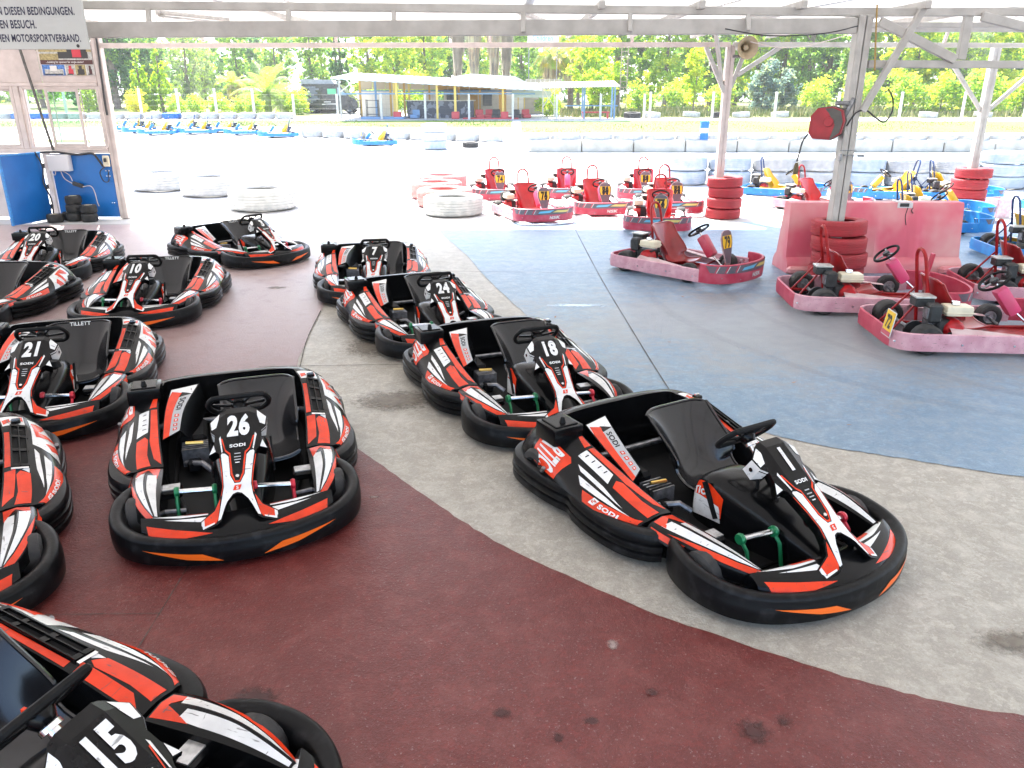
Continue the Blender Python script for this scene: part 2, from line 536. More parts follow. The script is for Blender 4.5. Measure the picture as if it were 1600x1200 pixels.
SEAT_SP = [(-.08, .165), (-.20, .125), (-.34, .095), (-.46, .105), (-.535, .16), (-.60, .255), (-.665, .365), (-.71, .445), (-.725, .475)]
def seat_mesh(cx, m, hw0=.2, hw1=.235, spine=SEAT_SP, name='seat', parent=None, side=.14):
    nu, nv = 24, 14
    pts = []
    for i in range(nu + 1):
        t = i / nu
        y, z = catmull(spine, t); y2, z2 = catmull(spine, min(t + .01, 1)); y1, z1 = catmull(spine, max(t - .01, 0))
        d = Vector((0, y2 - y1, z2 - z1)).normalized(); n = Vector((0, d.z, -d.y)) * (1 if d.z >= 0 else 1)
        n = Vector((0, -d.z, d.y)) * -1
        lift = side * math.exp(-((t - .52) / .24) ** 2) + .034
        hw = hw0 + (hw1 - hw0) * t
        row = []
        for j in range(nv + 1):
            a = j / nv * 2 - 1
            k = abs(a) ** 3.2
            corner = 0.035 * max(0, (t - .86) / .14) * abs(a) ** 6
            row.append(Vector((cx + a * hw, y, z)) + n * (lift * k) - d * corner)
        pts.append((row, n))
    mb = MB()
    th = .014
    fr = [p for row, n in pts for p in row]
    bk = [p - n * th for row, n in pts for p in row]
    W = nv + 1; K = len(fr)
    fs = []
    for i in range(nu):
        for j in range(nv):
            a = i * W + j
            fs.append((a, a + 1, a + W + 1, a + W)); fs.append((K + a, K + a + W, K + a + W + 1, K + a + 1))
    rim = [j for j in range(W)] + [i * W + nv for i in range(1, nu + 1)] + [nu * W + j for j in range(nv - 1, -1, -1)] + [i * W for i in range(nu - 1, 0, -1)]
    for k, a in enumerate(rim):
        b = rim[(k + 1) % len(rim)]
        fs.append((b, a, K + a, K + b))
    mb.add(fr + bk, fs, m)
    o = mb.build(name, parent, sharp=50)
    # the lip round the edge
    lp = MB(); lp.tube([fr[a] - pts[0][1] * 0 for a in rim], .009, m, 6, closed=True)
    lp.build('seat_lip', o)
    return o, pts

PANEL_X = -.045
def panel_fn(s, t):
    """number panel: s metres across from its centre line, t metres down its slope"""
    y = .108 + .857 * t; z = .613 - .512 * t
    if t < .06:
        z -= (.06 - t) * .35; y -= 0
    cx = PANEL_X * max(0, 1 - t / .58)
    w = max(0, abs(s) - .062)
    z -= .55 * w
    return (cx + s, y, z)
PAN_R = [(.0, .0), (.085, .0), (.098, .012), (.150, .055), (.142, .12), (.118, .16), (.122, .215), (.150, .27), (.108, .275), (.094, .30), (.080, .42), (.074, .52), (.084, .570), (.118, .625), (.186, .640), (.190, .70), (.108, .715), (.090, .71), (.052, .625), (.022, .585), (.0, .578)]

def text_flat(mb, txt, x, t, size, m, bold, sx=1.0):
    """lettering on the number panel, centred on x, baseline at t, read from the front"""
    p, f, w = text2d(txt, bold)
    vs = []
    for a, b in p:
        s = x - (a - w / 2) * size * sx
        q = Vector(panel_fn(s, t - b * size)) + PN * .0042
        vs.append(q)
    mb.add(vs, [g[::-1] for g in f], m)
PN = Vector((0, .512, .857)).normalized()

def panel_poly(mb, pts, m, off=.0022):
    """flat shape (s,t) on the number panel, cut where the panel folds"""
    bm = bmesh.new()
    bv = [bm.verts.new((a, b, 0)) for a, b in pts]
    bm.faces.new(bv)
    bm.normal_update()
    bmesh.ops.triangulate(bm, faces=bm.faces[:])
    for c in (.062, -.062):
        bmesh.ops.bisect_plane(bm, geom=bm.verts[:] + bm.edges[:] + bm.faces[:], plane_co=(c, 0, 0), plane_no=(1, 0, 0), dist=1e-7)
    for c in (.06,):
        bmesh.ops.bisect_plane(bm, geom=bm.verts[:] + bm.edges[:] + bm.faces[:], plane_co=(0, c, 0), plane_no=(0, 1, 0), dist=1e-7)
    bm.verts.index_update()
    vs = [Vector(panel_fn(v.co.x, v.co.y)) + PN * off for v in bm.verts]
    fs = []
    for f in bm.faces:
        ids = [v.index for v in f.verts]
        n = (vs[ids[1]] - vs[ids[0]]).cross(vs[ids[2]] - vs[ids[0]])
        fs.append(tuple(ids if n.dot(PN) > 0 else ids[::-1]))
    mb.add(vs, fs, m)
    bm.free()

def number_panel(parent):
    out = PAN_R + [(-s, t) for s, t in PAN_R[-2:0:-1]]
    mb = MB()
    panel_poly(mb, out, SBLK, 0.0)
    vs = [Vector(panel_fn(s, t)) for s, t in out]; n = len(vs)
    lo = [p - PN * .014 - Vector((0, 0, .006)) for p in vs]
    fs = [(i, (i + 1) % n, n + (i + 1) % n, n + i) for i in range(n)]
    mb.add(vs + lo, fs + [f[::-1] for f in fs], BLK)
    # skirts down both flanks so that the panel is a shell, not a sheet
    for sx in (1, -1):
        a = [Vector(panel_fn(sx * s, t)) for s, t in PAN_R[3:14]]
        b = [Vector((p.x - sx * .012, p.y - .03, p.z - .05)) for p in a]
        k = len(a)
        f = [(i, i + 1, k + i + 1, k + i) for i in range(k - 1)]
        mb.add(a + b, f + [g[::-1] for g in f], BLK)
    for sx in (1, -1):
        pp = lambda pts, m, off=.0022: panel_poly(mb, [(sx * a, b) for a, b in pts], m, off)
        pp([(.098, .018), (.145, .057), (.138, .115), (.112, .115), (.100, .07)], SWHT)                 # ear
        pp([(.124, .222), (.146, .268), (.112, .272)], SWHT)
        pp([(.096, .20), (.088, .19), (.075, .30), (.080, .305)], SWHT)
        pp([(.078, .215), (.086, .21), (.062, .31), (.042, .335), (.033, .46), (.012, .51), (0, .512), (0, .502), (.010, .50), (.024, .455), (.036, .325), (.060, .30)], SRED)
        pp([(.078, .31), (.084, .315), (.072, .43), (.066, .525), (.074, .585), (.102, .70), (.088, .70), (.051, .618), (.022, .578), (0, .570), (0, .515), (.014, .515), (.036, .465), (.045, .345), (.064, .322)], SWHT)
        pp([(.0885, .335), (.092, .33), (.079, .44), (.073, .52), (.081, .575), (.076, .565), (.070, .52), (.075, .43)], SRED)
        pp([(.083, .582), (.114, .632), (.180, .646), (.183, .692), (.112, .704), (.100, .69)], SRED)
        pp([(.168, .645), (.182, .648), (.184, .693), (.12, .704), (.118, .696), (.168, .684)], SWHT, .0034)
    for sx in (1, -1):
        a = [Vector(panel_fn(sx * q, t)) for q, t in ((.151, .056), (.143, .122), (.119, .162))]
        b_ = [p - PN * d + Vector((-sx * .004, -.01, 0)) for p, d in zip(a, (.085, .095, .06))]
        mb.add(a + b_, [(0, 1, 4, 3), (1, 2, 5, 4), (3, 4, 1, 0), (4, 5, 2, 1)], SWHT)
        c_ = (a[0] + b_[0] + a[1] + b_[1]) / 4 + Vector((sx * .003, 0, 0))
        mb.lathe([(.0001, .002), (.011, .002), (.012, 0)], SBLK, 10, Matrix.Translation(c_) @ Matrix.Rotation(sx * R(90), 4, 'Y'))
    panel_poly(mb, [(-.012, .558), (.022, .558), (.013, .528), (-.021, .528)], SRED, .0036)
    text_flat(mb, 'S', 0, .553, .026, SWHT, .03)
    for i, (a, b) in enumerate(((.335, .030), (.356, .034), (.374, .032), (.392, .022))):
        panel_poly(mb, [(b / 2, a), (-b / 2, a), (-b / 2, a - .006), (b / 2, a - .006)], SGRY if i < 3 else SWHT, .0030)
    text_flat(mb, 'SODI', 0, .29, .027, SWHT, .04, 1.25)
    o = mb.build('number_panel', parent, sharp=None)
    b = MB().lathe([(.0001, .004), (.009, .004), (.010, 0)], CHR, 10, Matrix.Translation(Vector(panel_fn(0, .475)) + PN * .004) @ PN.to_track_quat('Z', 'Y').to_matrix().to_4x4()).build('bolt', o)
    return o
def number_mesh(txt, parent):
    mb = MB()
    text_flat(mb, txt, PANEL_X * .10, .21, .178, SWHT, .05, .60)
    return mb.build('number', parent, sharp=None)

TANK = [(-.22, .12, .20, .07), (-.19, .15, .30, .09), (-.10, .165, .345, .10), (.05, .165, .345, .10), (.18, .15, .315, .09), (.32, .125, .265, .08), (.46, .10, .215, .06), (.60, .075, .17, .05)]
def tank_fn(u, v):
    y, w, z, r = catmull(TANK, u)
    a = v * 2 - 1
    # superellipse cross-section from foot to foot
    ang = math.pi * (1 - v)
    e = 0.42
    cx, cz = math.cos(ang), math.sin(ang)
    x = math.copysign(abs(cx) ** e, cx) * w; zz = abs(cz) ** e * (z - .05) + .05
    return (-.03 + x, y, zz)

def make_race_kart():
    root = thing('go_kart', '', 'go-kart')
    root.location = (0, 0, 0)
    fb = MB(); sweep(spline([(p[0], p[1]) for p in FR_PATH], 72), FR_PROF, fb, BUMP, zs=lambda t: .80 + .24 * min(1, abs(t - .5) / .36) ** 2)
    fp = Patch(lambda u, v: (*catmull(FR_PATH, u), .05 + .078 * v), 72, 2, 1)
    for s in (0, 1):
        q = lambda u: u if s == 0 else 1 - u
        fp.poly(fb, [(q(.335), .95), (q(.43), .72), (q(.465), .12), (q(.40), .40)], ORNG, .003)
    fb.build('front_bumper', root, sharp=40)
    for sx in (1, -1):
        sb = MB(); pth = [(p[0] * sx, p[1]) for p in spline(SD_PATH, 56)]
        if sx > 0:
            sweep(pth, SD_PROF, sb, BUMP)
        else:
            sweep(pth[::-1], SD_PROF, sb, BUMP)
        sb.build('side_bumper', root, sharp=40)
        side_panel(sx, root)
    rb = MB(); sweep([(x, -1.318) for x in (-.34, -.2, 0, .2, .34)], SD_PROF, rb, BUMP)
    rb.build('rear_bumper', root, sharp=40)
    P = Patch(rear_fn, 36, 8, -1)
    rc = MB(); P.surface(rc, BLK)
    lo = [(p.x * .97, p.y + .02, .10) for p in (P.g[i][0] for i in range(37))]
    rc.add([tuple(P.g[i][0]) for i in range(37)] + lo, [(i, 37 + i, 38 + i, i + 1) for i in range(36)], BLK)
    lo = [(p.x * .93, p.y + .06, .12) for p in (P.g[i][8] for i in range(37))]
    rc.add([tuple(P.g[i][8]) for i in range(37)] + lo, [(i, i + 1, 38 + i, 37 + i) for i in range(36)], BLK)
    for q in (lambda u: u, lambda u: 1 - u):
        P.poly(rc, [(q(.015), .06), (q(.03), .48), (q(.22), .47), (q(.27), .40), (q(.26), .12), (q(.20), .05)], SWHT)
        P.poly(rc, [(q(.05), .08), (q(.08), .46), (q(.13), .46), (q(.11), .08)], SRED, .0027)
        P.poly(rc, [(q(.17), .06), (q(.16), .30), (q(.24), .30), (q(.25), .12)], SRED, .0027)
        P.poly(rc, [(q(.02), .54), (q(.04), .93), (q(.19), .93), (q(.21), .6), (q(.12), .55)], SRED)
        P.poly(rc, [(q(.10), .57), (q(.13), .80), (q(.17), .80), (q(.18), .6)], SWHT, .0027)
    rc.build('rear_cover', root, sharp=30)
    # front side pods
    for sx in (1, -1):
        IN = [(.40, -.055, .214), (.396, .08, .222), (.393, .25, .228), (.39, .40, .222), (.386, .545, .205)]
        MD = [(.475, -.055, .225), (.478, .08, .248), (.468, .25, .256), (.443, .40, .246), (.408, .545, .222)]
        OU = [(.553, -.055, .206), (.556, .08, .214), (.535, .25, .218), (.497, .40, .205), (.430, .545, .190)]
        FT = [(.585, -.055, .17), (.578, .08, .165), (.55, .25, .155), (.51, .40, .145), (.435, .545, .135)]
        def pf(u, v, sx=sx):
            a, b, c, d = (catmull(q, u) for q in (IN, MD, OU, FT))
            p = lerp(a, b, v / .33) if v < .33 else lerp(b, c, (v - .33) / .37) if v < .70 else lerp(c, d, (v - .70) / .30)
            return (p[0] * sx, p[1], p[2])
        Q = Patch(pf, 14, 12, -sx)
        pm = MB(); Q.surface(pm, BLK)
        lo = [(p.x - sx * .012, p.y, .09) for p in (Q.g[i][0] for i in range(15))]
        pm.add([tuple(Q.g[i][0]) for i in range(15)] + lo, [((i, i + 1, 16 + i, 15 + i) if sx < 0 else (i, 15 + i, 16 + i, i + 1)) for i in range(14)], BLK)
        for k in (0, 14):
            e = [tuple(p) for p in Q.g[k]]; e += [(e[0][0], e[0][1], .1)]
            pm.add(e, [tuple(range(len(e))), tuple(range(len(e)))[::-1]], BLK)
        Q.poly(pm, [(.02, .06), (.02, .60), (.20, .60), (.10, .30), (.30, .10)], SRED)
        Q.poly(pm, [(.22, .12), (.36, .10), (.95, .10), (.96, .26), (.55, .30), (.24, .29)], SWHT)
        Q.poly(pm, [(.17, .37), (.55, .37), (.97, .34), (.80, .46), (.46, .56), (.14, .60)], SWHT)
        Q.poly(pm, [(.24, .69), (.48, .595), (.82, .49), (.985, .36), (.985, .64), (.70, .68)], SRED)
        Q.poly(pm, [(.05, .76), (.12, .93), (.38, .93), (.42, .76)], SRED)
        pm.build('front_pod', root, sharp=28)
    # nose deck
    def nose(u, v):
        x = (u * 2 - 1) * .47; k = 1 - (x / .47) ** 2
        yr = .50 + .075 * k; yf = .60 + .172 * k ** .75
        zz = catmull([(.205,), (.230,), (.226,), (.216,), (.206,), (.186,), (.150,)], v)[0]
        return (x, yr + (yf - yr) * v, zz - .012 * (abs(x) / .47) ** 3)
    N = Patch(nose, 28, 9, 1)
    nm = MB(); N.surface(nm, BLK)
    lo = [(p.x, p.y - .01, .07) for p in (N.g[i][0] for i in range(29))]
    nm.add([tuple(N.g[i][0]) for i in range(29)] + lo, [(i, i + 1, 30 + i, 29 + i) for i in range(28)], BLK)
    for q in (lambda u: u, lambda u: 1 - u):
        N.poly(nm, [(q(.04), .03), (q(.05), .22), (q(.20), .30), (q(.34), .26), (q(.34), .08), (q(.22), .06)], SWHT)
        N.poly(nm, [(q(.21), .08), (q(.22), .20), (q(.34), .22), (q(.34), .08)], SRED, .0027)
        N.poly(nm, [(q(.12), .36), (q(.33), .34), (q(.345), .50), (q(.31), .50)], SWHT)
        N.poly(nm, [(q(.03), .60), (q(.04), .90), (q(.16), .93), (q(.36), .83), (q(.16), .70)], SRED)
    nm.build('nose_deck', root, sharp=30)
    fl = MB()
    fl.prism([(-.5, -1.2), (.5, -1.2), (.60, -.9), (.60, -.1), (.47, .1), (.47, .45), (.30, .68), (-.30, .68), (-.47, .45), (-.47, .1), (-.60, -.1), (-.60, -.9)], .04, .055, MATT)
    for k in range(7):
        fl.box((.34, .012, .008), (.22, .36 + k * .035, .06), BLK); fl.box((.34, .012, .008), (-.25, .36 + k * .035, .06), BLK)
    fl.build('floor_tray', root)
    np_ = number_panel(root)
    # tank shroud between the legs
    T = Patch(tank_fn, 20, 20, -1)
    tm = MB(); T.surface(tm, BLK)
    tm.add([tuple(p) for p in T.g[0]], [tuple(range(21)), tuple(range(21))[::-1]], BLK)
    for q, d in ((lambda v: v, 1), (lambda v: 1 - v, -1)):
        T.poly(tm, [(.03, q(.985)), (.16, q(.985)), (.40, q(.965)), (.40, q(.86)), (.30, q(.78)), (.13, q(.74)), (.03, q(.80))], SRED)
        T.poly(tm, [(.03, q(.985)), (.16, q(.985)), (.40, q(.975)), (.38, q(.93)), (.03, q(.89))], SWHT, .0027)
        if d > 0:
            T.text(tm, 'RTio', (.06, .90), (.115, 0), (0, -.10), SWHT, .004, .03)
        else:
            T.text(tm, 'RTio', (.36, .10), (-.115, 0), (0, .10), SWHT, .004, .03)
    to = tm.build('tank_shroud', root, sharp=40)
    for x in (.14, -.20):
        bt = MB(); bt.box((.012, .03, .20), (x, -.06, .22), MATT, rot=(R(30), 0, 0)); bt.build('strap', to)
    cap = MB().lathe([(.0001, .045), (.035, .045), (.042, .03), (.05, 0)], MATT, 14, Matrix.Translation((-.10, .02, .335))).build('filler_cap', root)
    # seat
    so, pts = seat_mesh(-.16, mat('seat_black_shell', (0.007, 0.007, 0.0085), 0.17, var=.2, scale=5, rvar=.05, spec=.45, coat=.15), parent=root)
    # steering
    stw = MB()
    cen = Vector((-.05, -.04, .565)); ax = Vector((0, -.72, .69)).normalized(); ex = Vector((1, 0, 0)); ey = ax.cross(ex).normalized()
    ring = []
    for k in range(40):
        a = 2 * math.pi * k / 40
        r_ = .155
        px = r_ * math.cos(a) * 1.06; py = max(-.095, min(.085, r_ * math.sin(a) * .9))
        ring.append(cen + ex * px + ey * py)
    stw.tube(ring, .0155, MATT, 8, closed=True)
    wo_ = stw.build('steering_wheel', root)
    sp = MB()
    for dx, dy in ((-.14, .0), (.14, .0), (0, -.085), (-.07, .08), (.07, .08)):
        sp.tube([cen - ax * .015, cen + ex * dx + ey * dy], .009, BLK, 6)
    sp.lathe([(.0001, .03), (.04, .03), (.045, .0), (.03, -.03)], BLK, 12, Matrix.Translation(cen - ax * .02) @ ax.to_track_quat('Z', 'Y').to_matrix().to_4x4())
    sp.box((.012, .012, .014), cen + Vector((.03, .0, .03)), SRED); sp.build('spokes', wo_)
    cl = MB(); cl.tube([cen - ax * .03, cen - ax * .12], .02, CHR, 12); cl.tube([cen - ax * .12, cen - ax * .36], .012, STEEL, 8)
    cl.lathe([(.0001, .0), (.034, 0), (.034, .016), (.02, .03)], CHR, 14, Matrix.Translation(cen - ax * .07) @ ax.to_track_quat('Z', 'Y').to_matrix().to_4x4())
    for sx in (1, -1):
        cl.tube([(-.05 + sx * .05, .12, .30), (-.05 + sx * .04, .10, .48), (-.05 + sx * .09, .12, .57)], .011, MATT, 6)
    cl.build('steering_column', root)
    # pedals
    for sx, m, a, b in ((1, GRN, .31, .12), (-1, PRED, -.28, -.085)):
        y0, y1 = (.315, .345) if sx > 0 else (.425, .38)
        pd = MB(); pd.tube([(a, y0, .235), (b, y1, .235)], .014, CHR, 10); po = pd.build('pedal', root)
        for x, y in ((a, y0), (b, y1)):
            pe = MB()
            pe.lathe([(.0001, -.012), (.026, -.012), (.03, 0), (.026, .012), (.0001, .012)], m, 12, Matrix.Translation((x, y, .235)) @ MX)
            pe.tube([(x, y, .235), (x, y + .045, .19), (x, y + .07, .08)], .010, m, 6)
            pe.build('bracket', po)
    # fuel box with its knob
    fx = MB(); fx.box((.20, .205, .105), (.53, -.90, .392), BLK, bev=.014, seg=2)
    fx.box((.150, .16, .012), (.53, -.90, .447), BLK, bev=.004); fo = fx.build('fuel_box', root)
    MB().lathe([(.0001, .03), (.011, .03), (.016, .012), (.02, 0)], MATT, 10, Matrix.Translation((.53, -.87, .452))).build('knob', fo)
    # engine cover strip beside the seat
    def es(u, v):
        ro = [(.375, -.86, .405), (.405, -.62, .345), (.415, -.36, .262)]; ri = [(.20, -.90, .415), (.285, -.62, .36), (.315, -.42, .29)]; lw = [(.16, -.88, .25), (.22, -.62, .22), (.26, -.44, .2)]
        a, b, c = catmull(ro, u), catmull(ri, u), catmull(lw, u)
        return lerp(a, b, v / .6) if v < .6 else lerp(b, c, (v - .6) / .4)
    E = Patch(es, 10, 10, 1)
    em = MB(); E.surface(em, BLK); E2 = [tuple(p - E.nrm(.5, .5) * .02) for row in E.g for p in row]
    E.poly(em, [(.02, .02), (.02, .58), (.24, .58), (.16, .30), (.24, .02)], SWHT)
    E.poly(em, [(.10, .05), (.18, .30), (.24, .28), (.99, .22), (.99, .02), (.24, .02)], SRED, .0027)
    E.poly(em, [(.26, .27), (.24, .58), (.99, .58), (.99, .22)], SGRY)
    E.text(em, 'SODI', (.29, .33), (.10, 0), (0, .22), SBLK, .003, .02)
    for k in range(4):
        c = (.62 + k * .085, .40)
        E.poly(em, [(c[0] - .03, c[1] - .07), (c[0] + .02, c[1] - .07), (c[0] + .035, c[1] + .07), (c[0] - .015, c[1] + .07)], SRED, .0028)
        E.poly(em, [(c[0] - .015, c[1] - .03), (c[0] + .01, c[1] - .03), (c[0] + .018, c[1] + .03), (c[0] - .007, c[1] + .03)], SWHT, .0038)
    em.add([(.375, -.86, .405), (.20, -.90, .415), (.16, -.88, .25), (.40, -.86, .2)], [(0, 1, 2, 3), (3, 2, 1, 0)], BLK)
    em.build('engine_cover', root, sharp=30)
    en = MB()
    en.box((.17, .30, .16), (.26, -.62, .14), MATT, bev=.02)
    for k in range(5):
        en.box((.15, .010, .11), (.24, -.42 + k * .028, .15), STEEL)
    en.tube([(.19, -.35, .22), (.29, -.36, .225)], .011, BRASS, 8)
    en.tube([(.30, -.30, .12), (.20, -.22, .14), (.15, -.18, .10)], .018, STEEL, 8)
    en.box((.08, .07, .07), (.25, -.28, .11), MATT, bev=.012)
    en.build('engine', root)
    fr_ = MB()
    for sx in (1, -1):
        fr_.tube([(sx * .36, -1.0, .09), (sx * .36, -.1, .08), (sx * .28, .3, .08), (sx * .28, .62, .09)], .016, MATT, 8)
        fr_.tube([(sx * .28, .3, .11), (sx * .52, .3, .13)], .014, STEEL, 8)
        fr_.box((.13, .10, .05), (sx * .36, .17, .17), BLK, bev=.012)
        fr_.box((.10, .07, .006), (sx * .355, .17, .198), ALU)
    fr_.tube([(-.60, -.92, .14), (.60, -.92, .14)], .02, STEEL, 10)
    fr_.build('chassis', root)
    for sx in (1, -1):
        kart_wheel(root, sx * .512, .30, .112, .11, MATT); kart_wheel(root, sx * .60, -.95, .14, .16, MATT)
    # small bracket standing out of the flank
    for sx in (1, -1):
        bk = MB(); bk.tube([(sx * .70, -.82, .205), (sx * .70, -.80, .235)], .012, STEEL, 8)
        bk.box((.045, .05, .02), (sx * .685, -.84, .215), BLK, bev=.005)
        bk.build('bumper_bracket', root)
    return root, pts

kart0, SEATPTS = make_race_kart()
def seat_text(parent):
    mb = MB()
    row, n = SEATPTS[21]; row2, n2 = SEATPTS[23]
    p, f, w = text2d('TILLETT', .02)
    up = (row2[7] - row[7]).normalized()
    nn = Vector((0, up.z, -up.y)) if up.z > 0 else up
    nn = up.cross(Vector((1, 0, 0))).normalized(); nn = nn if nn.y > 0 else -nn
    vs = [row[7] + Vector((-(a - w / 2) * .042, 0, 0)) + up * (b * .042) + nn * .009 for a, b in p]
    mb.add(vs, [g[::-1] for g in f], SWHT)
    return mb.build('seat_lettering', parent, sharp=None)
RACE = [  # number, x, y, heading, seat lettering, label
    ('26', -1.594, 4.079, 160.5, False, 'black and red go-kart number 26, nose towards the camera on the red floor'),
    ('1', 1.190, 3.638, 149.3, False, 'black and red go-kart number 1, nearest on the grey concrete band'),
    ('18', .147, 5.449, 158.4, False, 'black and red go-kart number 18, tucked in just behind kart 1'),
    ('24', -.772, 7.305, 156.5, False, 'black and red go-kart number 24, between karts 7 and 18'),
    ('7', -1.668, 9.198, 169.7, False, 'black and red go-kart number 7, hindmost of the diagonal row on the concrete'),
    ('21', -3.488, 5.435, 163.0, True, 'black and red go-kart number 21 with white seat lettering, cut by the picture edge'),
    ('10', -3.975, 8.214, 170.8, True, 'black and red go-kart number 10 with white lettering on its seat'),
    ('3', -3.745, 11.22, 129.8, True, 'black and red go-kart number 3, standing side on by the sunlit edge'),
    ('20', -6.143, 10.14, 168.3, True, 'black and red go-kart number 20, nearest to the blue panels'),
    ('', -5.765, 7.913, 178.8, False, 'black and red go-kart cut off by the picture edge in front of kart 20'),
    ('', -2.921, 3.234, 148.0, False, 'black and red go-kart cut off by the picture edge beside kart 26'),
    ('15', -1.33, 1.69, 109.2, False, 'black and red go-kart number 15 in the nearest left corner, cut by the frame'),
]
for i, (num, x, y, hd, st, lab) in enumerate(RACE):
    k = kart0 if i == 0 else dup(kart0)
    RACE[i] = (k, num, st)
    k.location = (x, y, 0); k.rotation_euler = (0, 0, -R(hd))
    tag(k, lab, 'go-kart', 'black and red karts parked under the roof')
for k, num, st in RACE:
    pan = [c for c in k.children if c.name.startswith('number_panel')][0]
    if num:
        number_mesh(num, pan)
    if st:
        seat_text([c for c in k.children if c.name.split('.')[0] == 'seat'][0])
# ---------------------------------------------------------------- the red and the blue rental karts
KRED = mat('kart_red', (0.40, 0.022, 0.055), 0.42, col2=(0.48, 0.07, 0.11), scale=7, rvar=.1)
KPNK = mat('kart_faded_pink', (0.62, 0.36, 0.41), 0.5, col2=(0.50, 0.24, 0.29), scale=9, rvar=.1, bump=.05, bscale=30, scratch=.6)
KBLU = mat('kart_blue', (0.01, 0.16, 0.50), 0.4, col2=(0.02, 0.24, 0.58), scale=6, rvar=.1)
KSEATR = mat('seat_red', (0.42, 0.008, 0.012), 0.25, var=.2, scale=5, coat=.3)
KSEATRD = mat('seat_dark_red', (0.27, 0.010, 0.012), 0.28, var=.25, scale=5, coat=.3)
KSEATY = mat('seat_yellow', (0.72, 0.42, 0.01), 0.3, var=.1, scale=5, coat=.3)
BARR = mat('roll_bar_red', (0.30, 0.010, 0.012), 0.4, var=.2, scale=20, spec=.25)
BARB = mat('roll_bar_blue', (0.02, 0.05, 0.16), 0.35, var=.2, scale=20)
BARY = mat('roll_bar_yellow', (0.65, 0.33, 0.02), 0.35, var=.2, scale=20)
CREAM = mat('cream_fuel_tank', (0.62, 0.56, 0.42), 0.35, var=.08, scale=10)
ERED = mat('engine_red', (0.40, 0.012, 0.016), 0.4, var=.2, scale=20)
PINK = mat('column_pink', (0.66, 0.05, 0.17), 0.4, col2=(0.55, 0.08, 0.16), scale=8)
YEL = mat('number_yellow', (0.78, 0.48, 0.02), 0.4)
INK = mat('number_ink', (0.02, 0.02, 0.02), 0.5)
GRYD = mat('fairing_grey', (0.16, 0.10, 0.12), 0.4, col2=(0.09, 0.10, 0.12), scale=9)
CYAN = mat('print_cyan', (0.12, 0.42, 0.62), 0.4)
PYEL = mat('print_yellow', (0.62, 0.52, 0.16), 0.4)
PALE = mat('pod_pale', (0.55, 0.42, 0.42), 0.45, col2=(0.40, 0.24, 0.25), scale=7)
EBLK = mat('engine_black', (0.02, 0.021, 0.022), 0.5, var=.4, scale=25)
MUF = mat('muffler_plate', (0.50, 0.50, 0.48), 0.4, metal=.6, var=.2, scale=20)

RING = [(0, -.93), (.34, -.93), (.47, -.89), (.545, -.78), (.56, -.55), (.565, 0), (.57, .45), (.575, .62)]
FRONT = [(.585, .60), (.575, .74), (.50, .86), (.34, .945), (.16, .985), (0, .995)]
def band(path, z0, z1, th, mb, m, top_lip=True):
    prof = [(-th, z0), (0, z0), (.006, (z0 + z1) / 2), (0, z1), (-th * .5, z1 + .008), (-th, z1)]
    sweep(path, prof, mb, m)

